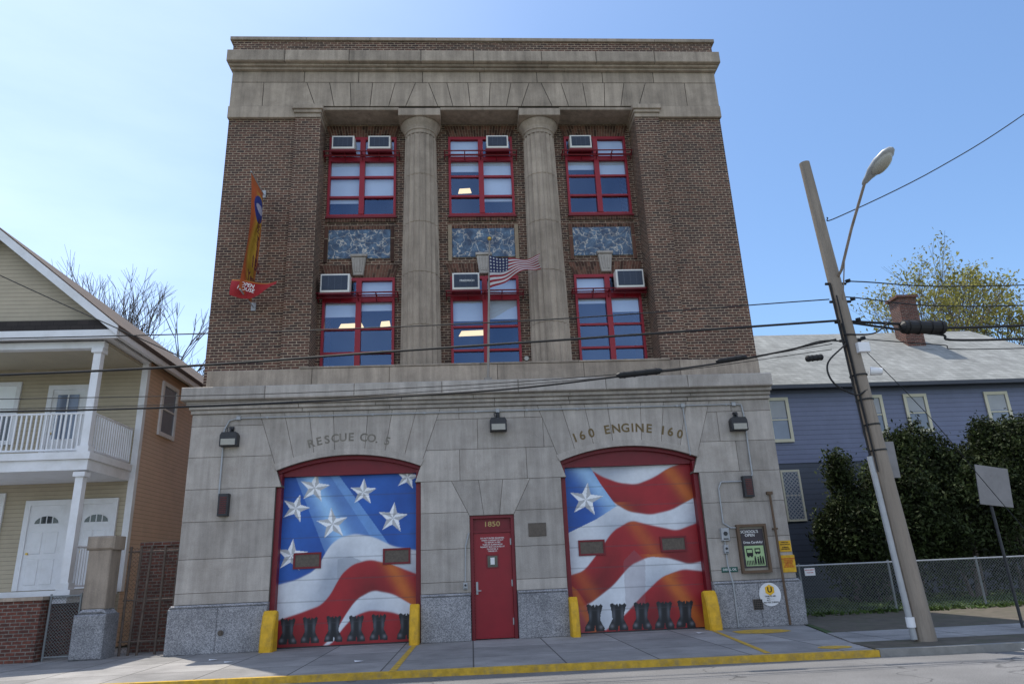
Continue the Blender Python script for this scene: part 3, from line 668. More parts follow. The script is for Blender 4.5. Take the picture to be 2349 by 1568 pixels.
c=MB(); X0,X1,Z0,Z1=6.52,7.26,1.21,2.35; c.box(X0,X1,-.1,0,Z0,Z0+.06); c.box(X0,X1,-.1,0,Z1-.06,Z1); c.box(X0,X0+.06,-.1,0,Z0+.06,Z1-.06); c.box(X1-.06,X1,-.1,0,Z0+.06,Z1-.06); c.box(X0+.06,X1-.06,-.02,0,Z0+.06,Z1-.06,1); c.obj('frame',[FRW,M('board_cork',(.30,.27,.22),.1,8,.8,0)],PB)
c=MB(); c.box(6.62,7.18,-.035,-.022,1.33,2.24); c.obj('poster',M('poster_dark',(.05,.04,.045),.1,3,.6,0),PB)
c=MB(); c.box(6.66,7.14,-.040,-.036,1.37,1.84,0)
c.box(6.70,6.86,-.044,-.041,1.60,1.78,1); c.box(6.91,7.05,-.044,-.041,1.66,1.78,1); c.box(6.72,6.84,-.046,-.0445,1.68,1.75,0); c.box(6.93,7.03,-.046,-.0445,1.70,1.75,0)
for x in (6.72,6.80,6.93,6.99): c.box(x,x+.04,-.044,-.041,1.575,1.60,1) if x<6.9 else c.box(x,x+.035,-.044,-.041,1.64,1.66,1)
for x,h in ((6.90,.14),(6.97,.12),(7.03,.15),(7.09,.13)):
    c.cyl((x,-.044,1.44+h),(x,-.041,1.44+h),.018,.018,10,1); c.prism([(x-.025,1.39),(x-.01,1.39),(x,1.45),(x+.01,1.39),(x+.025,1.39),(x+.02,1.44+h-.02),(x-.02,1.44+h-.02)],-.044,-.041,0,1)
for i in range(5): c.box(6.68+i*.04,6.70+i*.04,-.044,-.041,1.39,1.50,1)
c.obj('poster_print',[LGRN,BLACK],PB)
c=MB(); addtext(c,"SCHOOL'S\nOPEN",.095,6.84,-.037,2.13,0,1,0,.001,.9); addtext(c,'Drive Carefully!',.075,6.90,-.037,1.92,0,1,0,.001); c.obj('poster_lettering',WTXT,PB)
def sign(name,label,x,z,w,h,mat,txts,y=0,cat='sign'):
    T=thing(name,label,cat,(x,y,z)); c=MB(); c.cbox(x-w/2,x+w/2,y-.018,y-.002,z-h/2,z+h/2,0,1,.003); c.obj('panel',mat,T)
    c=MB()
    for (b,s,dx,dz,mi) in txts: addtext(c,b,s,x+dx,y-.021,z+dz,mi,1,0,.0005,1.05)
    c.obj('lettering',[WTXT,BLACK,RTXT],T); return T
sign('wall_sign','small dark green diesel oil sign on the stone wall',6.24,1.31,.40,.12,GRNS,[('DIESEL OIL',.072,0,0,0)])
sign('wall_sign','yellow diesel fuel warning sign on the stone wall',7.70,1.80,.30,.26,YEL,[('DIESEL FUEL',.036,0,.09,1),('SAFETY SHUT OFF',.03,0,.04,1),('PUMPING\nPROHIBITED',.038,0,-.05,1)])
sign('wall_sign','yellow tank capacity sign with red print on the wall',7.72,1.39,.34,.40,YEL,[('MAXIMUM CAPACITY\n550 GALLONS\nNO SMOKING\nDIESEL FUEL\nCHECK LEVEL\nBEFORE FILLING',.036,0,.02,2)])
US=thing('wall_sign','round white sign with orange hexagon on the granite base','sign',(7.12,-.07,.71)); c=MB(); c.cyl((7.12,-.085,.71),(7.12,-.071,.71),.265,.265,40); c.obj('panel',WHITE,US)
c=MB(); c.prism([(7.12+.125*math.cos(math.pi/6+i*math.pi/3),.81+.125*math.sin(math.pi/6+i*math.pi/3)) for i in range(6)],-.09,-.086,0); c.obj('hexagon',M('orange_yellow',(.8,.45,.02),.05,4,.6,0),US)
c=MB(); addtext(c,'U',.17,7.12,-.093,.81,0,1,0,.004); addtext(c,'TANK ID: #01\nS.C.: ____\nN.C.: ____\nPRO NO: 2-499974',.045,7.12,-.088,.60,0,1,0,.0006,1.05); c.obj('lettering',BLACK,US)
bl0=None
for (x,w,l) in ((-4.60,.30,0),(-1.33,.22,0),(2.36,.20,0),(5.62,.30,0)):
    T=thing('bollard','yellow painted sloped corner guard beside a bay door','bollard',(x,0,0),'yellow corner guards at the bay doors')
    if bl0:
        cpy=bl0.children[0].copy(); cpy.parent=T; cpy.scale=(w/.3,1,1); COL.objects.link(cpy)
    else:
        b=MB(); prof=[(0,0),(-.42,0),(-.42,.12),(-.36,.5),(-.26,.76),(-.15,.86),(-.04,.84),(0,.78)]
        vs=[];n=len(prof)
        lay=[(-.15,.9),(-.12,1.0),(.12,1.0),(.15,.9)]
        for xx,k in lay: vs+=[(xx,p[0]*k,p[1]*(.985 if k<1 else 1)) for p in prof]
        fs=[tuple(range(n)),tuple(range(3*n,4*n))[::-1]]
        for l_ in range(3):
            for i in range(n): j=(i+1)%n; fs.append((l_*n+i,l_*n+j,(l_+1)*n+j,(l_+1)*n+i))
        b.add(vs,fs); b.obj('guard',YEL,T,local=True,smooth=False); bl0=T
# flag
FL=thing('flagpole','white flagpole with gold ball and waving american flag on the ledge','flag',(.53,-.1,6.15))
c=MB(); c.cyl((.53,-.1,6.12),(.69,-.12,10.12),.035,.022,12); c.cbox(.43,.63,-.2,0,6.12,6.22); c.tube([(.6,.3,8.0),(.6,-.1,8.0)],.02); c.obj('pole',M('pole_grey',(.25,.22,.19),.2,5,.5,0),FL)
c=MB(); c.lathe((.69,-.12,10.12),[(.001,0),(.04,.01),(.06,.05),(.06,.07),(.04,.11),(.001,.125)],16); c.obj('finial',BRASS,FL,smooth=True)
ns,nt=160,104; s,t=np.meshgrid(np.linspace(0,1,ns),np.linspace(0,1,nt))
top=9.66-.12*np.sin(s*3.0)+.0*s; bot=8.70+.60*s**.9-.05*np.sin(s*7)
Z=top*(1-t)+bot*t; X=.66+1.38*s+.05*np.sin(t*4+s*3)*s; Y=-.16+.10*np.sin(s*11-t*2.2)*(s**.5)
C=np.zeros(s.shape+(3,)); st=(t*13).astype(int).clip(0,12)
for k in range(3): C[...,k]=np.where(st%2==0,(.22,.006,.014)[k],(.46,.44,.44)[k])
can=(s<.36)&(t<7/13)
for k in range(3): C[...,k]=np.where(can,(.006,.012,.06)[k],C[...,k])
u=(s/.36*6)%1-.5; v_=(t/(7/13)*5)%1-.5
dots=can&(np.hypot(u,v_)<.26)
for k in range(3): C[...,k]=np.where(dots,.4,C[...,k])
def gridmesh(name,X,Y,Z,C,mat,parent):
    nt,ns=X.shape; n=ns*nt; V=np.stack([X.ravel(),Y.ravel(),Z.ravel()],1); idx=np.arange(n).reshape(nt,ns); F=np.stack([idx[1:,:-1],idx[1:,1:],idx[:-1,1:],idx[:-1,:-1]],-1).reshape(-1,4)
    me=bpy.data.meshes.new(name); me.from_pydata(V.tolist(),[],F.tolist()); me.materials.append(mat); me.polygons.foreach_set('use_smooth',[True]*len(F))
    a=me.color_attributes.new('col','FLOAT_COLOR','POINT'); c4=np.ones((n,4)); c4[:,:3]=C.reshape(-1,3); a.data.foreach_set('color',c4.ravel().astype('f'))
    ob=bpy.data.objects.new(name,me); COL.objects.link(ob)
    if parent: ob.parent=parent; ob.matrix_parent_inverse=Matrix.Translation(-world_loc(parent))
    return ob
gridmesh('flag_cloth',X,Y,Z,C,CLOTH,FL)
BN=thing('street_banner','orange and yellow anniversary banner on wall brackets with torn red end','banner',(-5.63,.35,10.2))
c=MB(); c.cyl((-5.62,.35,11.85),(-5.62,-.86,11.87),.02); c.box(-5.68,-5.56,.30,.35,11.75,11.98); c.obj('bracket',GREY,BN)
c=MB(); c.cyl((-5.66,.35,8.46),(-5.66,-.86,8.50),.02); c.box(-5.72,-5.60,.30,.35,8.36,8.58); c.obj('bracket',GREY,BN)
s,t=np.meshgrid(np.linspace(0,1,60),np.linspace(0,1,200))
bow=np.sin(np.pi*t)
Y=.24-1.08*s+.12*bow*s; Z=11.85-3.30*t-.10*np.sin(np.pi*s); X=-5.62+.10*np.sin(t*7+.5)*np.sin(np.pi*s)+.05*np.sin(t*4)-.04*t
C=np.zeros(s.shape+(3,)); C[...]=(.50,.28,.025)
lerp(C,np.clip((s-.5)/.3,0,1),(.46,.09,.02)); lerp(C,((s<.12)).astype(float)*.8,(.38,.08,.02))
lerp(C,(((t-.21)/.11)**2+((s-.45)/.40)**2<1).astype(float),(.02,.035,.20)); lerp(C,(((t-.21)/.035)**2+((s-.45)/.30)**2<1).astype(float),(.42,.40,.5)); lerp(C,((t<.08)|(t>.97)).astype(float),(.44,.10,.02))
gridmesh('banner_cloth',X,Y,Z,C,CLOTH,BN)
c=MB()
def ytext(c,b,size,y,z,x,rot=0,bold=0):
    vs,fs=textdata(b,size,bold); co_,si=math.cos(rot),math.sin(rot); c.add([(x+d,y+(a*co_-bb*si),z+(a*si+bb*co_)) for a,bb,d in vs],fs)
ytext(c,'150',.46,-.28,9.40,-5.50,0,.012); ytext(c,'Years',.34,-.28,9.0,-5.56,0,.010); ytext(c,'Protecting New York',.22,-.20,10.35,-5.52,math.pi/2,.006)
c.obj('banner_lettering',M('banner_print',(.12,.02,.02),.05,3,.7,0),BN)
s,t=np.meshgrid(np.linspace(0,1,30),np.linspace(0,1,20)); X=-5.98+1.15*s; Z=8.90-.04*s-.28*s*(1-s)-.46*t*(1-.55*s)-.06*np.sin(s*5)*t; Y=-.55-.10*np.sin(s*6+t*2); C=np.zeros(s.shape+(3,)); C[...]=(.34,.015,.02); lerp(C,(t<.1).astype(float),(.45,.15,.03))
gridmesh('torn_end',X,Y,Z,C,CLOTH,BN)
c=MB(); addtext(c,'OPEN\nHOUSE',.14,-5.55,-.69,8.62,0,1,-.30,.001,.85); c.obj('end_lettering',WTXT,BN)
# ================================================================== LEFT HOUSE
LH=thing('house','two-storey beige siding house with white stacked porches and brown roof','house',(-12.8,3.1,0))
xR=-9.5; xL=-16.3; ap=-12.9; yF=3.1; ez=7.95; sl=.82; rz=ez+sl*((xR+.35)-ap)
w=MB(); w.box(xL,xR,yF,16,0,7.9,0); w.box(xR-.003,xR+.02,yF,16,0,7.9,1); w.obj('wall',[SIDB,SIDP],LH)
g=MB(); g.prism([(xL-.1,8.25),(xR+.1,8.25),(ap,8.25+sl*(xR+.1-ap))],.85,16,0,0); g.obj('gable',SIDB,LH)
r=MB(); xe=xR+.35; xw=2*ap-xe
for (a,b) in ((xe,ap),(xw,ap)):
    za=ez;zb=rz
    r.add([(a,.45,za),(b,.45,zb),(b,16.4,zb),(a,16.4,za),(a,.45,za+.14),(b,.45,zb+.14),(b,16.4,zb+.14),(a,16.4,za+.14)],[(0,1,2,3),(4,5,6,7),(0,1,5,4),(1,2,6,5),(2,3,7,6),(3,0,4,7)])
r.obj('roof',SHB,LH)
r=MB(); r.prism([(xL-.3,7.98),(xR+.15,7.98),(xR-.05,8.26),(xL-.1,8.26)],.50,.84,0,0); r.obj('pent_roof',shingle('dark_pent_shingles',(.035,.028,.026)),LH)
tr=MB()
for sgn,(a,b) in ((1,(xe,ap)),(-1,(xw,ap))):
    tr.prism([(a,ez-.16),(b,rz-.16),(b,rz+.10),(a,ez+.10)],.40,.448,0)
tr.box(xL-.4,xR+.33,.46,.56,7.74,7.97); tr.box(xL-.3,xR+.1,.57,yF,7.80,7.86); tr.box(xR+.22,xR+.34,.58,16.3,7.80,7.97)
tr.box(xR+.021,xR+.06,yF-.05,yF+.12,1.4,7.8); tr.box(xR-.12,xR+.02,yF-.04,yF-.003,1.4,7.8)
tr.obj('trim',WHITE,LH)
def post(x,z0,z1,wd=.19,y=.85):
    po=MB()
    po.box(x-wd/2,x+wd/2,y-wd/2,y+wd/2,z0,z1); po.box(x-wd*.75,x+wd*.75,y-wd*.75,y+wd*.75,z1-.12,z1-.002); po.box(x-wd*.75,x+wd*.75,y-wd*.75,y+wd*.75,z0+.002,z0+.15); po.obj('porch_post',WHITE,LH)
for x in (-9.75,-12.9,-16.0): post(x,4.80,7.55); post(x,1.5,4.30)
po=MB(); po.box(-16.1,-9.6,.74,.96,7.555,7.738); po.obj('porch_beam',WHITE,LH)
dk=MB(); dk.box(-16.2,-9.55,.70,yF-.005,4.62,4.80); dk.box(-16.15,-9.60,.76,yF-.01,4.35,4.618); dk.obj('balcony_deck',WHITE,LH)
dk=MB(); dk.box(-16.2,-9.55,.70,yF-.005,1.34,1.50); dk.box(-16.1,-9.65,.8,yF-.01,1.2,1.338); dk.obj('porch_deck',WHITE,LH)
def rail(p,q,z0,z1,n):
    ra=MB(); (x0,y0),(x1,y1)=p,q
    for zz_ in (z0+.08,z1): ra.cyl((x0,y0,zz_),(x1,y1,zz_),.03,.03,6)
    for i in range(n+1):
        u=i/n; ra.box(x0+(x1-x0)*u-.018,x0+(x1-x0)*u+.018,y0+(y1-y0)*u-.018,y0+(y1-y0)*u+.018,z0+.08,z1)
    ra.obj('railing',WHITE,LH)
rail((-9.85,.85),(-12.8,.85),4.80,5.82,24); rail((-13.0,.85),(-16,.85),4.80,5.82,24); rail((-9.68,.95),(-9.68,3.05),4.80,5.82,17); rail((-9.68,.95),(-9.68,3.05),1.5,2.5,17)
sf=MB(); sf.box(-16.1,-9.62,.98,yF-.01,7.70,7.78); sf.obj('porch_ceiling',sidingmat('ceiling_boards',(.45,.40,.30)),LH)
def hwin(parent,x0,x1,z0,z1,y,trim,blind=.4,tw=.12,glass=DGLASS):
    f=MB(); f.box(x0-tw,x0,y-.06,y-.002,z0-tw,z1+tw); f.box(x1,x1+tw,y-.06,y-.002,z0-tw,z1+tw); f.box(x0,x1,y-.06,y-.002,z1,z1+tw); f.box(x0-.03,x1+.03,y-.08,y-.002,z0-tw,z0)
    zm=(z0+z1)/2; f.box(x0,x1,y-.04,y-.012,zm-.025,zm+.025)
    f.box(x0,x1,y-.010,y-.004,z0,z1,1)
    if blind: f.box(x0+.02,x1-.02,y-.018,y-.011,z1-(z1-z0)*blind,z1,2)
    return f.obj('window',[trim,glass,BLIND],parent)
BLG=M('pale_window_pane',(.13,.16,.22),.2,1.5,.1,0,spec=.8)
BLIND2=M('grey_blind',(.40,.41,.42),.1,2,.8,.03)
hwin(LH,-14.4,-13.1,5.6,7.2,yF,WHITE,.5); hwin(LH,-14.2,-13.0,2.3,4.0,yF,WHITE,.4)
def hdoor(x0,x1,z0,z1,half=False):
    f=MB(); y=yF; f.box(x0-.14,x0,y-.07,y-.002,z0,z1+.14); f.box(x1,x1+.14,y-.07,y-.002,z0,z1+.14); f.box(x0,x1,y-.07,y-.002,z1,z1+.14)
    f.box(x0,x1,y-.03,y-.003,z0,z1); w_=(x1-x0)
    for (a,b) in ((.12,.45),(.55,.88)):
        for (c_,d_) in ((.06,.36),(.42,.68)):
            X0,X1,Z0,Z1=x0+w_*a,x0+w_*b,z0+(z1-z0)*c_,z0+(z1-z0)*d_
            f.cbox(X0,X1,y-.050,y-.03,Z0,Z1,0,1,.016)
    if half: f.box(x0+.15,x1-.15,y-.055,y-.051,z0+(z1-z0)*.35,z1-.15,1); f.box((x0+x1)/2-.02,(x0+x1)/2+.02,y-.062,y-.056,z0+(z1-z0)*.35,z1-.15,0)
    else:
        n=8;xc=(x0+x1)/2;zc=z0+(z1-z0)*.78
        f.prism([(xc+.32*math.cos(math.pi*i/n),zc+.2*math.sin(math.pi*i/n)) for i in range(n+1)],y-.04,y-.031,0,3)
        for q in (-.16,0,.16): f.box(xc+q-.012,xc+q+.012,y-.046,y-.041,zc,zc+.2,0)
    f.cyl((x0+.1,y-.09,z0+.95),(x0+.1,y-.03,z0+.95),.03,.03,8,2)
    f.obj('door',[WHITE,BLG,BRASS,DGLASS],LH)
hdoor(-12.15,-11.2,1.52,3.75); hdoor(-10.75,-9.95,1.52,3.75); hdoor(-12.05,-11.15,4.82,7.05,True)
f=MB(); f.box(-11.02,-10.88,yF-.06,yF-.01,2.7,2.95); f.obj('mailbox',DARKM,LH)
f=MB(); X=xR+.02; y0,y1,z0,z1=4.3,5.25,6.0,7.45; tw=.12
for a in ((y0-tw,y0,z0-tw,z1+tw),(y1,y1+tw,z0-tw,z1+tw),(y0,y1,z1,z1+tw),(y0,y1,z0-tw,z0)): f.box(X+.001,X+.06,a[0],a[1],a[2],a[3],0)
f.box(X+.001,X+.015,y0,y1,z0,z1,1); f.box(X+.016,X+.04,y0,y1,6.7,6.75,0); f.obj('window',[WHITE,BLG],LH)
f=MB(); f.cyl((-11.5,.6,2.4),(-11.0,-1.2,1.0),.025,.025,8); f.cyl((-11.0,-1.2,1.0),(-11.0,-1.2,0),.025); f.cyl((-11.3,-.2,1.75),(-11.3,-.2,.7),.02); f.cyl((-11.5,.6,2.4),(-11.5,.6,1.4),.02); f.obj('stair_handrail',CREAM,LH)
f=MB(); f.box(-16,-10.0,.9,yF,0,1.19); f.obj('foundation',BRICKR,LH)
c=MB(); c.box(-14,-9.72,-.1,.25,0,1.30); c.box(-14,-9.68,-.14,.29,1.30,1.38,1); tag(c.obj('brick_garden_wall',[BRICKR,LIMEU]),'low dark red brick wall in front of the beige house','wall')
c=MB(); c.cbox(-8.94,-8.24,-.18,.48,0,.95,0,.9,.03); c.prism([(-8.92,.95),(-8.26,.95),(-8.36,1.06),(-8.82,1.06)],-.12,.42,.05,0,1); c.cbox(-8.85,-8.33,-.08,.40,1.06,2.35,1,.8,.02); c.cbox(-8.90,-8.28,-.12,.44,2.35,2.66,1,.85,.04); tag(c.obj('stone_pier',[GRAN,LIMEU]),'weathered stone gate pier between the house and the firehouse','pier')
def chainlink(mb,x0,x1,y,z0,z1,sp=.07,r=.0028,mi=0):
    h=z1-z0; k=int((x1-x0+h)/sp)
    for i in range(k+1):
        for sg in (1,-1):
            if sg>0: a=x0+i*sp-h; b=a+h
            else: a=x0+i*sp; b=a-h
            p=(a,z0);q=(b,z1)
            def cut(P,Q,X,keepgt):
                inP=(P[0]>=X) if keepgt else (P[0]<=X); inQ=(Q[0]>=X) if keepgt else (Q[0]<=X)
                if inP and inQ: return P,Q
                if not inP and not inQ: return None
                t_=(X-P[0])/(Q[0]-P[0]); Rr=(X,P[1]+t_*(Q[1]-P[1]))
                return (P,Rr) if inP else (Rr,Q)
            rr=cut(p,q,x0,True)
            if rr: rr=cut(rr[0],rr[1],x1,False)
            if not rr: continue
            p,q=rr; yy=y+sg*.003; d_=r*.72; s2=1 if (q[0]-p[0])>0 else -1
            mb.add([(p[0]-d_,yy,p[1]+d_*s2),(p[0]+d_,yy,p[1]-d_*s2),(q[0]+d_,yy,q[1]-d_*s2),(q[0]-d_,yy,q[1]+d_*s2)],[(0,1,2,3)],mi)
G=thing('chain_link_gate','low galvanised chain link gate beside the granite pier','gate',(-9.3,.1,0))
c=MB(); chainlink(c,-9.66,-8.95,.12,.08,1.35); c.obj('mesh',GALV,G)
c=MB()
for x in (-9.64,-8.97): c.cyl((x,.12,.0),(x,.12,1.42),.025)
c.cyl((-9.64,.12,1.37),(-8.97,.12,1.37),.02); c.cyl((-9.64,.12,.08),(-8.97,.12,.08),.02); c.obj('frame',GALV,G)
c=MB(); c.box(-8.24,-6.80,1.2,1.5,0,2.45); c.box(-8.24,-6.80,1.15,1.55,2.45,2.55,1); tag(c.obj('brick_boundary_wall',[BRICKR,BRICKR]),'old dark brick wall closing the gap beside the firehouse','wall')
c=MB()
for i,x in enumerate((-8.15,-7.95,-7.75,-7.35,-7.05)): c.cyl((x,.5,0),(x+.04*(i%3),.5,2.42),.03)
for z in (.3,1.2,2.3): c.cyl((-8.2,.5,z),(-6.98,.5,z),.02)
chainlink(c,-8.2,-7.0,.52,.05,2.4,.09); tag(c.obj('iron_gate',M('rusty_steel',(.10,.075,.06),.4,8,.8,.2)),'tall rusty steel and wire gate beside the firehouse','gate')
# ================================================================== RIGHT HOUSE
RH=thing('house','blue-grey sided house with grey shingle roof and brick chimney','house',(19,11,0))
w=MB(); w.box(9.0,28.5,11,19,0,5.25,1); w.box(8.98,28.52,10.96,19.02,5.25,8.35,0); w.obj('wall',[SIDG,SIDG2],RH)
r=MB()
r.add([(8.5,10.5,8.42),(29.2,10.5,8.42),(29.2,19.5,8.42),(8.5,19.5,8.42),(11,15,12.15),(25.6,15,12.15)],[(0,1,5,4),(1,2,5),(2,3,4,5),(3,0,4),(0,3,2,1)]); r.obj('roof',SHG,RH)
t_=MB(); t_.box(8.45,29.25,10.40,10.495,8.30,8.46); t_.box(8.6,29.1,10.5,10.95,8.35,8.40); t_.obj('gutter',M('dark_gutter',(.05,.055,.07),.1,3,.5,0),RH)
ch=MB(); ch.box(21.25,22.15,13.6,14.4,10.3,13.5); ch.box(21.15,22.25,13.5,14.5,13.5,13.62,1); ch.obj('chimney',[BRICKR,BRICKR],RH)
BLIND=BLIND2
for x0,x1,z0,z1 in ((12.75,13.45,6.25,7.9),(16.75,17.6,6.45,7.9),(18.80,19.58,6.5,7.9),(22.43,23.25,6.4,7.9),(26,26.9,6.4,7.9)):
    hwin(RH,x0,x1,z0,z1,10.955,CREAM,.45,.13,BLG)
hwin(RH,12.85,13.5,3.0,4.9,10.995,CREAM,0,.08,BLG)
f=MB(); chainlink(f,12.85,13.5,10.93,3.0,4.9,.16,.02); f.obj('window_lattice',GREY,RH)
# ================================================================== UTILITY POLE
def lerp3(a,b,u): return tuple(a[i]+(b[i]-a[i])*u for i in range(3))
P0=(8.07,-4.43,0);P1=(7.55,-4.40,9.80)
UP=thing('utility_pole','leaning weathered wooden utility pole with cobra-head street lamp','utility pole',P0)
c=MB(); n=14
for i in range(n): c.cyl(lerp3(P0,P1,i/n),lerp3(P0,P1,(i+1)/n),.185-.075*i/n,.185-.075*(i+1)/n,18,0,1,True)
c.obj('trunk',WOOD,UP,smooth=False)
def onp(z,dx=0,dy=0): p=lerp3(P0,P1,z/9.8); return (p[0]+dx,p[1]+dy,p[2])
c=MB(); c.tube([onp(.05,-.24,-.06),onp(3.3,-.22,-.06)],.055,12); c.obj('riser_conduit',GREY,UP)
c=MB(); c.tube([onp(3.3,-.21,-.06),onp(5,-.19,-.06),onp(6.9,-.15,-.06)],.022,8); c.tube([onp(3.3,-.15,-.10),onp(6.0,-.13,-.1)],.018,8); c.tube([onp(3.0,-.17,-.13),onp(6.6,-.11,-.13)],.014,8)
for z in (3.4,3.9,4.4,4.9): c.cyl(onp(z,0,0),onp(z+.03,0,0),.17,.17,16)
for z in (6.05,6.5,6.9,5.65): c.cyl(onp(z,-.22,-.02),onp(z,.22,-.02),.03,.03,8); c.cyl(onp(z,.16,-.14),onp(z,.22,-.2),.04,.04,8)
c.obj('cable_bracket',BLACK,UP)
c=MB(); p=onp(5.45,.13,-.14); c.cbox(p[0]-.12,p[0]+.12,p[1]-.1,p[1],p[2]-.1,p[2]+.1,0,1,.01); c.obj('meter_box',WHITE,UP)
c=MB(); p=onp(4.98,.2,-.1); c.cyl((p[0],p[1],p[2]),(p[0]+.2,p[1]-.08,p[2]-.03),.09,.07,12); c.obj('camera_housing',WHITE,UP)
c=MB(); p=onp(.2,-.24,-.06); c.cyl((p[0],p[1],0.25),(p[0],p[1],.42),.075,.075,12); c.obj('conduit_collar',WHITE,UP)
c=MB(); p=onp(3.25,.25,.12); c.box(p[0]-.02,p[0]+.16,p[1]-.01,p[1]+.01,p[2]-.35,p[2]+.35); c.obj('sign_plate',ALU,UP)
c=MB(); c.tube([(7.72,-4.5,7.0),(7.76,-4.65,7.12),(7.9,-5.05,7.85),(8.05,-5.6,8.63)],.028,10); c.tube([onp(7.0,0,-.05),(7.74,-4.6,7.08)],.03); c.tube([onp(6.5,.0,-.14),(7.8,-4.8,7.4)],.012,6); c.obj('lamp_arm',M('rusty_galvanised',(.22,.17,.13),.4,6,.6,.1),UP)
A=Vector((8.03,-5.53,8.58));B=Vector((8.32,-6.25,8.98)); ax=(B-A).normalized(); sx=ax.cross(Vector((0,0,1))).normalized(); upv=sx.cross(ax).normalized()
if upv.z<0: upv=-upv
c=MB(); L=(B-A).length; prof=[(0,.03,.03),(.08,.07,.06),(.2,.09,.08),(.35,.15,.11),(.6,.185,.13),(.85,.16,.10),(.97,.08,.06),(1,.01,.01)]; vs=[];n=16
for u,wd,hg in prof:
    for i in range(n):
        an=2*math.pi*i/n; yv=math.sin(an); vs.append(A+ax*L*u+sx*(wd*math.cos(an))+upv*(hg*yv*(1 if yv>0 else .35)))
c.add(vs,[(j*n+i,j*n+(i+1)%n,(j+1)*n+(i+1)%n,(j+1)*n+i) for j in range(len(prof)-1) for i in range(n)]); c.obj('lamp_housing',GREY,UP,smooth=True)
c=MB(); vs=[]; pr=[(1,0),(.95,-.05),(.75,-.10),(.4,-.13),(.01,-.14)]
for k,h in pr:
    for i in range(n):
        an=2*math.pi*i/n; vs.append(A+ax*L*(.6)+ax*(L*.30*k*math.sin(an))+sx*(.15*k*math.cos(an))+upv*(h-.02))
c.add(vs,[(j*n+i,j*n+(i+1)%n,(j+1)*n+(i+1)%n,(j+1)*n+i) for j in range(len(pr)-1) for i in range(n)]); c.obj('lamp_lens',LENS,UP,smooth=True)
def catm(pts,k=8):
    out=[];P=[Vector(p) for p in pts]; P=[P[0]*2-P[1]]+P+[P[-1]*2-P[-2]]
    for i in range(1,len(P)-2):
        for j in range(k):
            t=j/k; a,b,c_,d_=P[i-1:i+3]; out.append(.5*((2*b)+(c_-a)*t+(2*a-5*b+4*c_-d_)*t*t+(3*b-a-3*c_+d_)*t**3))
    out.append(P[-2]); return out
def cable(pts,r,label='thin black overhead cable along the street'):
    m=MB(); m.tube(catm(pts),r,6); return tag(m.obj('overhead_cable',BLACK),label,'cable','overhead cables')
Y=-4.45
cable([(-26,Y,5.3),(-8.72,Y,5.35),(-.6,Y,5.68),(7.54,Y,6.08)],.024,'thick black overhead cable crossing the firehouse')
cable([(-26,Y,6.2),(-8.85,Y,6.07),(.44,Y,6.19),(7.49,Y,6.55)],.012)
cable([(-14,Y+.0,9.9),(-9.08,Y,7.39),(-5.42,Y,5.62)],.012,'thin drop cable rising towards the beige house')
cable([(-26,Y,5.0),(-8.6,Y,4.65),(-.61,Y,4.76),(3.06,Y,5.03),(5.47,Y,5.31),(7.47,Y,5.68)],.020,'thick black telephone cable with splice sleeves')
cable([(-26,Y+.05,5.1),(-8.63,Y+.05,4.9),(-2.02,Y+.05,4.89),(3.68,Y+.05,5.13),(7.4,Y+.05,5.6)],.008)
cable([(-26,Y+.1,4.9),(-8.63,Y+.1,4.72),(-2.02,Y+.1,4.80),(3.68,Y+.1,5.10),(7.4,Y+.1,5.5)],.007)
cable([(7.9,Y,6.95),(11.82,Y,6.79),(26,Y,7.2)],.013); cable([(7.6,Y,6.62),(11.7,Y,6.33),(26,Y,6.8)],.012)
cable([(7.55,Y,6.08),(9.3,Y,5.96),(11.57,Y,5.89),(26,Y,6.3)],.028,'thick black overhead cable running past the pole'); cable([(7.55,Y,6.08),(9.6,Y,5.75),(11.5,Y,5.60),(26,Y,5.9)],.024,'thick black overhead cable running past the pole')
cable([(7.6,Y,5.72),(9.6,Y,5.52),(11.5,Y,5.40),(26,Y,5.6)],.01); cable([(7.9,Y,5.6),(9.4,Y+.5,4.15),(10.68,Y+1,2.72),(12.6,Y+1.5,.3)],.008,'thin steel guy wire sloping to the ground')
cable([(7.70,-4.6,8.35),(8.04,Y,8.44),(10.34,Y-.3,9.45),(13.03,Y-.7,11.0),(20,Y-2,15.5)],.012,'thin overhead wire rising from the pole top')
cable([(7.6,Y-.1,5.55),(7.15,Y-.1,5.15),(7.2,Y-.1,4.75),(7.6,Y-.1,4.5),(7.85,Y-.1,4.6)],.018,'looped black cable hanging at the utility pole')
cable([(7.6,Y-.1,5.6),(7.1,Y-.1,5.62),(6.4,Y-.1,5.45),(5.4,Y,5.31)],.014,'drooping black cable beside the utility pole')
cable([(7.6,Y-.1,5.75),(8.2,Y-.12,5.75),(8.6,Y-.1,6.0)],.016,'short black cable curving off the utility pole')
for (x,z,l,r_,dz,lab) in ((3.37,5.08,.80,.065,.07,'long black splice sleeve on the overhead cable'),(5.25,5.32,.55,.05,.07,'black splice sleeve on the overhead cable'),(6.95,5.30,.32,.06,.03,'short black splice sleeve near the pole'),(9.36,5.90,.85,.135,-.03,'large black cylindrical splice case on the overhead cable')):
    m=MB(); p=(x-l/2,Y,z-dz/2);q=(x+l/2,Y,z+dz/2); m.cyl(p,q,r_,r_,14); m.cyl(lerp3(p,q,-.08),p,r_*.4,r_*.9,12); m.cyl(q,lerp3(p,q,1.08),r_*.9,r_*.4,12)
    for u in (.1,.35,.65,.9): m.cyl(lerp3(p,q,u),lerp3(p,q,u+.04),r_*1.12,r_*1.12,14)
    tag(m.obj('cable_splice',BLACK),lab,'cable splice','overhead cable splices')
SG=thing('street_sign','grey back of a rectangular street sign on a leaning post','street sign',(10.9,-3.1,0))
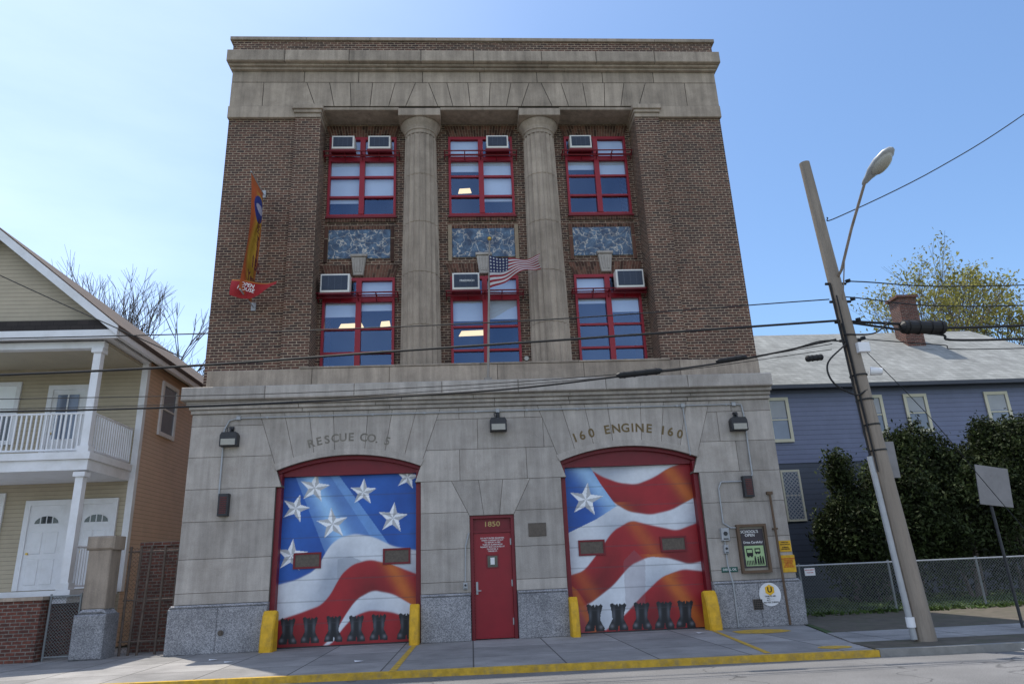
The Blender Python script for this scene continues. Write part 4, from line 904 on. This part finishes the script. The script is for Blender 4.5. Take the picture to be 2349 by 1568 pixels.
c=MB(); c.tube([(10.93,-3.1,0),(10.88,-3.1,3.0)],.03,8); c.obj('post',DARKM,SG)
c=MB(); c.prism([(10.62,2.42),(11.32,2.32),(11.40,3.12),(10.70,3.24)],-3.17,-3.15,.003); c.cyl((11.0,-3.175,2.6),(11.0,-3.165,2.6),.02); c.cyl((11.0,-3.175,3.0),(11.0,-3.165,3.0),.02); c.obj('sign_plate',ALU,SG)
CF=thing('chain_link_fence','galvanised chain link fence in front of the yew hedge','fence',(15,2.6,0))
c=MB(); chainlink(c,8.6,30,2.6,.04,1.28,.085,.0028); c.obj('mesh',GALV,CF)
for x in np.arange(9.15,30,2.6): c=MB(); c.cyl((x,2.63,0),(x,2.63,1.36),.03,.03,10); c.obj('post',GALV,CF)
c=MB(); c.cyl((8.6,2.62,1.30),(30,2.62,1.30),.022); c.obj('rail',GREY,CF)
sign('fence_sign','small white and red fence company sign on the chain link fence',9.42,1.13,.30,.20,WHITE,[('FENCE DEPOT',.042,0,.05,2),('718-815-1850',.034,0,-.02,2)],2.58)
# ================================================================== GROUND
def sheet(name,poly,z,mat,kind='structure',depth=None):
    m=MB(); n=len(poly)
    A_=sum(poly[i][0]*poly[(i+1)%n][1]-poly[(i+1)%n][0]*poly[i][1] for i in range(n))
    if A_<0: poly=poly[::-1]
    if depth:
        m.add([(x,y,z) for x,y in poly]+[(x,y,z-depth) for x,y in poly],[tuple(range(n))]+[(i,(i+n),(i+1)%n+n,(i+1)%n) for i in range(n)])
    else: m.add([(x,y,z) for x,y in poly],[tuple(range(n))])
    o=m.obj(name,mat); o['kind']=kind; return o
sheet('ground',[(-400,-400),(400,-400),(400,400),(-400,400)],-.13,GRASS)
cy=lambda x:-4.92-.058*x
sheet('road',[(-120,-16.5),(-120,cy(-30)),(-30,cy(-30)),(6.9,cy(6.9)),(7.6,-5.42),(60,-5.6),(120,-5.8),(120,-16.5)],-.10,ASPH)
sheet('pavement',[(-60,-.0),(-60,cy(-30)+.13),(-30,cy(-30)+.13),(6.7,cy(6.7)+.13),(6.9,-3.9),(7.9,.2),(7.9,3),(-60,3)],0,CONC,depth=.125)
sheet('kerb',[(-60,cy(-30)+.127),(-60,cy(-30)),(-30,cy(-30)),(6.7,cy(6.7)),(6.7,cy(6.7)+.127),(-30,cy(-30)+.127)],.003,YELL,depth=.13)
sheet('kerb',[(6.71,cy(6.7)+.13),(6.71,cy(6.7)),(7.6,-5.42),(60,-5.6),(60,-5.45),(7.6,-5.27)],.02,CURB,depth=.15)
sheet('verge',[(6.72,-5.18),(7.6,-5.268),(60,-5.449),(60,-4.1),(6.86,-4.1)],.012,DIRT,depth=.14)
sheet('pavement',[(6.9,-4.09),(60,-4.09),(60,-2.2),(7.35,-2.2)],.008,CONC,depth=.13)
sheet('yard',[(7.36,-2.19),(60,-2.19),(60,10.9),(7.96,10.9),(7.96,.1)],.004,GRASS,depth=.13)
sheet('earth_strip',[(7.5,-2.18),(60,-2.18),(60,2.7),(8.0,2.7),(8.0,.0)],.009,DIRT)
sheet('pavement',[(-60,-16.6),(120,-16.6),(120,-30),(-60,-30)],0,CONC,depth=.125)
def mark(poly): return sheet('yellow_marking',poly,.005,YELL)
mark([(-1.37,-.3),(-1.26,-.3),(-1.28,-4.8),(-1.40,-4.8)]); mark([(5.50,-.25),(5.60,-.25),(5.02,-4.95),(4.91,-4.95)])
mark([(6.36+.62*math.cos(i*.52)*(1+.1*math.sin(i*3)),-1.15+.5*math.sin(i*.52)) for i in range(12)]); mark([(6.3+.3*math.cos(i*.52),-4.6+.22*math.sin(i*.52)) for i in range(12)])
lt=MB()
for x,y in ((-5.4,-1.6),(-4.9,-2.2),(-2.2,-3.2),(5.0,-1.0),(8.5,-6.3)): lt.add([(x,y,.012),(x+.16,y+.03,.02),(x+.14,y+.12,.012),(x-.03,y+.1,.03)],[(0,1,2,3)])
o=lt.obj('litter',WHITE); o['kind']='stuff'; o['label']='scraps of white paper on the pavement'
# ================================================================== VEGETATION
def leaves(name,C_,per,spread,size,mat,parent,tr=(.5,1.5),seed=1,flat=1.0):
    rng=np.random.RandomState(seed); n=len(C_)*per
    ct=np.repeat(np.array(C_),per,0)+rng.normal(0,spread,(n,3))*np.array([1,1,flat])
    a=rng.normal(0,1,(n,3)); a/=np.linalg.norm(a,axis=1)[:,None]; b=rng.normal(0,1,(n,3)); b-=a*(a*b).sum(1)[:,None]; b/=np.linalg.norm(b,axis=1)[:,None]
    sz=size*rng.uniform(.6,1.3,(n,1)); V=np.stack([ct-a*sz,ct+b*sz*.45,ct+a*sz,ct-b*sz*.45],1).reshape(-1,3)
    F=np.arange(n*4).reshape(-1,4); me=bpy.data.meshes.new(name); me.from_pydata(V.tolist(),[],F.tolist()); me.materials.append(mat)
    tt=np.repeat(rng.uniform(tr[0],tr[1],len(C_)),per)*rng.uniform(.7,1.3,n); at=me.attributes.new('tint','FLOAT','FACE'); at.data.foreach_set('value',tt.astype('f'))
    o=bpy.data.objects.new(name,me); COL.objects.link(o)
    if parent: o.parent=parent; o.matrix_parent_inverse=Matrix.Translation(-world_loc(parent))
    return o
def bush(x,y,w,d_,h,seed,label):
    T=thing('yew_bush',label,'bush',(x,y,0),'tall yew bushes behind the fence')
    rng=np.random.RandomState(seed); C_=[]
    lobes=[(x,y,h*.42,w,d_,h*.44)]+[(x+rng.uniform(-.6,.6)*w,y+rng.uniform(-.5,.5)*d_,h*rng.uniform(.35,.75),w*.45,d_*.5,h*rng.uniform(.16,.26)) for _ in range(7)]+[(x+rng.uniform(-.8,.8)*w,y+rng.uniform(-.3,.3),h*rng.uniform(.78,.92),w*.2,d_*.25,h*rng.uniform(.10,.16)) for _ in range(5)]
    for (a,b,c_,ra_,rb,rc) in lobes:
        for _ in range(int(95 if ra_>w*.3 else 36)):
            v=rng.normal(0,1,3); v/=np.linalg.norm(v); v*=rng.uniform(.75,1.1); p=(a+v[0]*ra_,b+v[1]*rb,max(.1,c_+v[2]*rc)); C_.append(p)
    leaves('crown',C_,34,.16,.075,YEWL,T,(.3,2.0),seed)
    m=MB()
    for i in range(6): m.cyl((x+rng.uniform(-.3,.3),y,0),(x+rng.uniform(-.7,.7)*w,y+rng.uniform(-.4,.4),h*.7),.07,.02,7)
    m.obj('trunk',BARK,T)
bush(13.6,6.2,1.5,1.3,4.9,1,'dark green yew bush with uneven top'); bush(15.0,6.4,1.3,1.3,5.7,2,'tall dark yew bush with pointed top'); bush(16.7,6.2,1.4,1.3,5.2,3,'dark green yew bush with uneven top'); bush(18.6,6.3,1.5,1.3,5.9,4,'tall dark yew bush with pointed top'); bush(20.6,6.2,1.5,1.3,5.6,5,'dark green yew bush with uneven top')
bush(22.6,6.2,1.5,1.3,5.4,8,'dark green yew bush with uneven top'); bush(12.6,6.0,.9,.8,3.2,6,'low yew bush at the end of the row')
def tree(x,y,h,seed,label,leafy=0,spread=.55,r0=.28,lev=6,group='trees behind the houses'):
    T=thing('tree',label,'tree',(x,y,0),group); rng=random.Random(seed); tr_=MB(); br_=MB(); tips=[]
    def grow(p,d_,L,r,k):
        n=2; q=p
        for i in range(n):
            d_=(d_+Vector((rng.uniform(-1,1),rng.uniform(-1,1),rng.uniform(-.3,.6)))*.13).normalized(); q2=q+d_*L/n
            (tr_ if k>=lev-1 else br_).cyl(q,q2,r*(1-.2*i),r*(1-.2*(i+1)),6 if k>2 else 4,caps=False); q=q2
        if k<=2: tips.append(tuple(q))
        if k==0: return
        for i in range(3):
            ang=rng.uniform(.25,.75)*spread*1.6; az=rng.uniform(0,2*math.pi); s_=Vector((math.cos(az),math.sin(az),0)); dd=(d_*math.cos(ang)+s_*math.sin(ang)+Vector((0,0,.12))).normalized()
            grow(q,dd,L*rng.uniform(.62,.85),r*.58,k-1)
    grow(Vector((x,y,0)),Vector((0,0,1)),h*.30,r0,lev)
    tr_.obj('trunk',BARK,T); br_.obj('crown',BARK,T)
    if leafy:
        rng2=np.random.RandomState(seed); tp=[t_ for t_ in tips if rng2.rand()<leafy]
        leaves('leaves',tp,8,.28,.13,SPRL,T,(.6,1.4),seed)
tree(-18.6,20,18.3,3,'bare leafless tree behind the beige house',0,.5); tree(-21,23,16.5,9,'bare leafless tree behind the beige house')
tree(34,25,20.0,5,'tree with sparse yellow spring leaves behind the blue-grey house',.7); tree(28.5,26,17.5,12,'small tree with sparse yellow spring leaves',.6); tree(39,25,18.5,21,'tree with sparse yellow spring leaves behind the blue-grey house',.6)
rng=np.random.RandomState(4); Cg=[(rng.uniform(8.2,30),rng.uniform(2.0,9),.05) for _ in range(2500)]
o=leaves('grass',Cg,8,.06,.07,GBL,None,(.5,1.4),5,.3); o['kind']='stuff'; o['label']='short grass behind the chain link fence'
# ================================================================== CAMERA / LIGHT / WORLD
yaw,pit,rol=math.radians(3.889),math.radians(17.978),math.radians(-2.459)
fw=Vector((math.sin(yaw)*math.cos(pit),math.cos(yaw)*math.cos(pit),math.sin(pit))); r0=Vector((math.cos(yaw),-math.sin(yaw),0)); u0=r0.cross(fw)
rr=r0*math.cos(rol)+u0*math.sin(rol); uu=-r0*math.sin(rol)+u0*math.cos(rol)
cam=bpy.data.cameras.new('camera'); cam.sensor_width=36; cam.lens=36*1613.3/2349; cam.clip_end=2000; cam.clip_start=.1
cob=bpy.data.objects.new('camera',cam); COL.objects.link(cob)
mt=Matrix((( rr.x,uu.x,-fw.x,0),(rr.y,uu.y,-fw.y,-17.6),(rr.z,uu.z,-fw.z,1.5),(0,0,0,1))); cob.matrix_world=mt; SC.camera=cob
sd=Vector((-.24,.325,1.0)).normalized()
sun=bpy.data.lights.new('sun','SUN'); sun.energy=5.0; sun.angle=math.radians(.5); sun.color=(1,.94,.84)
so=bpy.data.objects.new('sun',sun); COL.objects.link(so); so.rotation_euler=sd.to_track_quat('Z','Y').to_euler(); so.location=(0,0,40)
W=bpy.data.worlds.new('World'); SC.world=W; W.use_nodes=True; nt=W.node_tree; bg=nt.nodes['Background']
sk=nt.nodes.new('ShaderNodeTexSky'); sk.sky_type='NISHITA'; sk.sun_disc=False; sk.sun_elevation=math.asin(sd.z); sk.sun_rotation=math.atan2(sd.x,sd.y); sk.air_density=1.0; sk.dust_density=1.0; sk.ozone_density=1.0
tc=nt.nodes.new('ShaderNodeTexCoord')
def vm(op,a,b=None):
    n=nt.nodes.new('ShaderNodeVectorMath'); n.operation=op
    for i,x in enumerate((a,b)):
        if x is None: continue
        if isinstance(x,tuple): n.inputs[i].default_value=x
        else: nt.links.new(x,n.inputs[i])
    return n
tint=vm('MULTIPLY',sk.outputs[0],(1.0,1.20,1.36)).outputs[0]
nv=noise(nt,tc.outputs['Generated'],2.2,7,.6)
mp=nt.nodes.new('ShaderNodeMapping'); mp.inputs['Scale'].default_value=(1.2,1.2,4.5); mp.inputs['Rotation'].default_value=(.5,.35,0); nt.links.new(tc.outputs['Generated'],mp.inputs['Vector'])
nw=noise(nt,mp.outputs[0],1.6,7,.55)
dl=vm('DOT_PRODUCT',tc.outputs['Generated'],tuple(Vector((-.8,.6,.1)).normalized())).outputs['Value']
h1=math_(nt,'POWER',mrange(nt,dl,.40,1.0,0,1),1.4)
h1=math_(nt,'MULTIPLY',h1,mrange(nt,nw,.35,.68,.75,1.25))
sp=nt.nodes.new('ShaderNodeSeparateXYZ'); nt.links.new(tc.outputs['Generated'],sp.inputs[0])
back=mrange(nt,sp.outputs[1],-.05,-.55,0,1)  # unseen bright cloud bank behind the camera, added to fill the shaded facade
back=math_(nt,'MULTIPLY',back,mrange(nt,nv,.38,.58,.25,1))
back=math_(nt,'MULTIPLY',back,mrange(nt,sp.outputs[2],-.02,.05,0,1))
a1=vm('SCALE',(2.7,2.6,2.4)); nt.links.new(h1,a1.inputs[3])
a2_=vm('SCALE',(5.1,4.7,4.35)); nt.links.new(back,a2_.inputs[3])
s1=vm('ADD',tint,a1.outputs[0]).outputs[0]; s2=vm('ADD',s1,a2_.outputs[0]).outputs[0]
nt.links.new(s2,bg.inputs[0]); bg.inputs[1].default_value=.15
SC.view_settings.view_transform='Standard'; SC.view_settings.look='None'; SC.view_settings.exposure=0
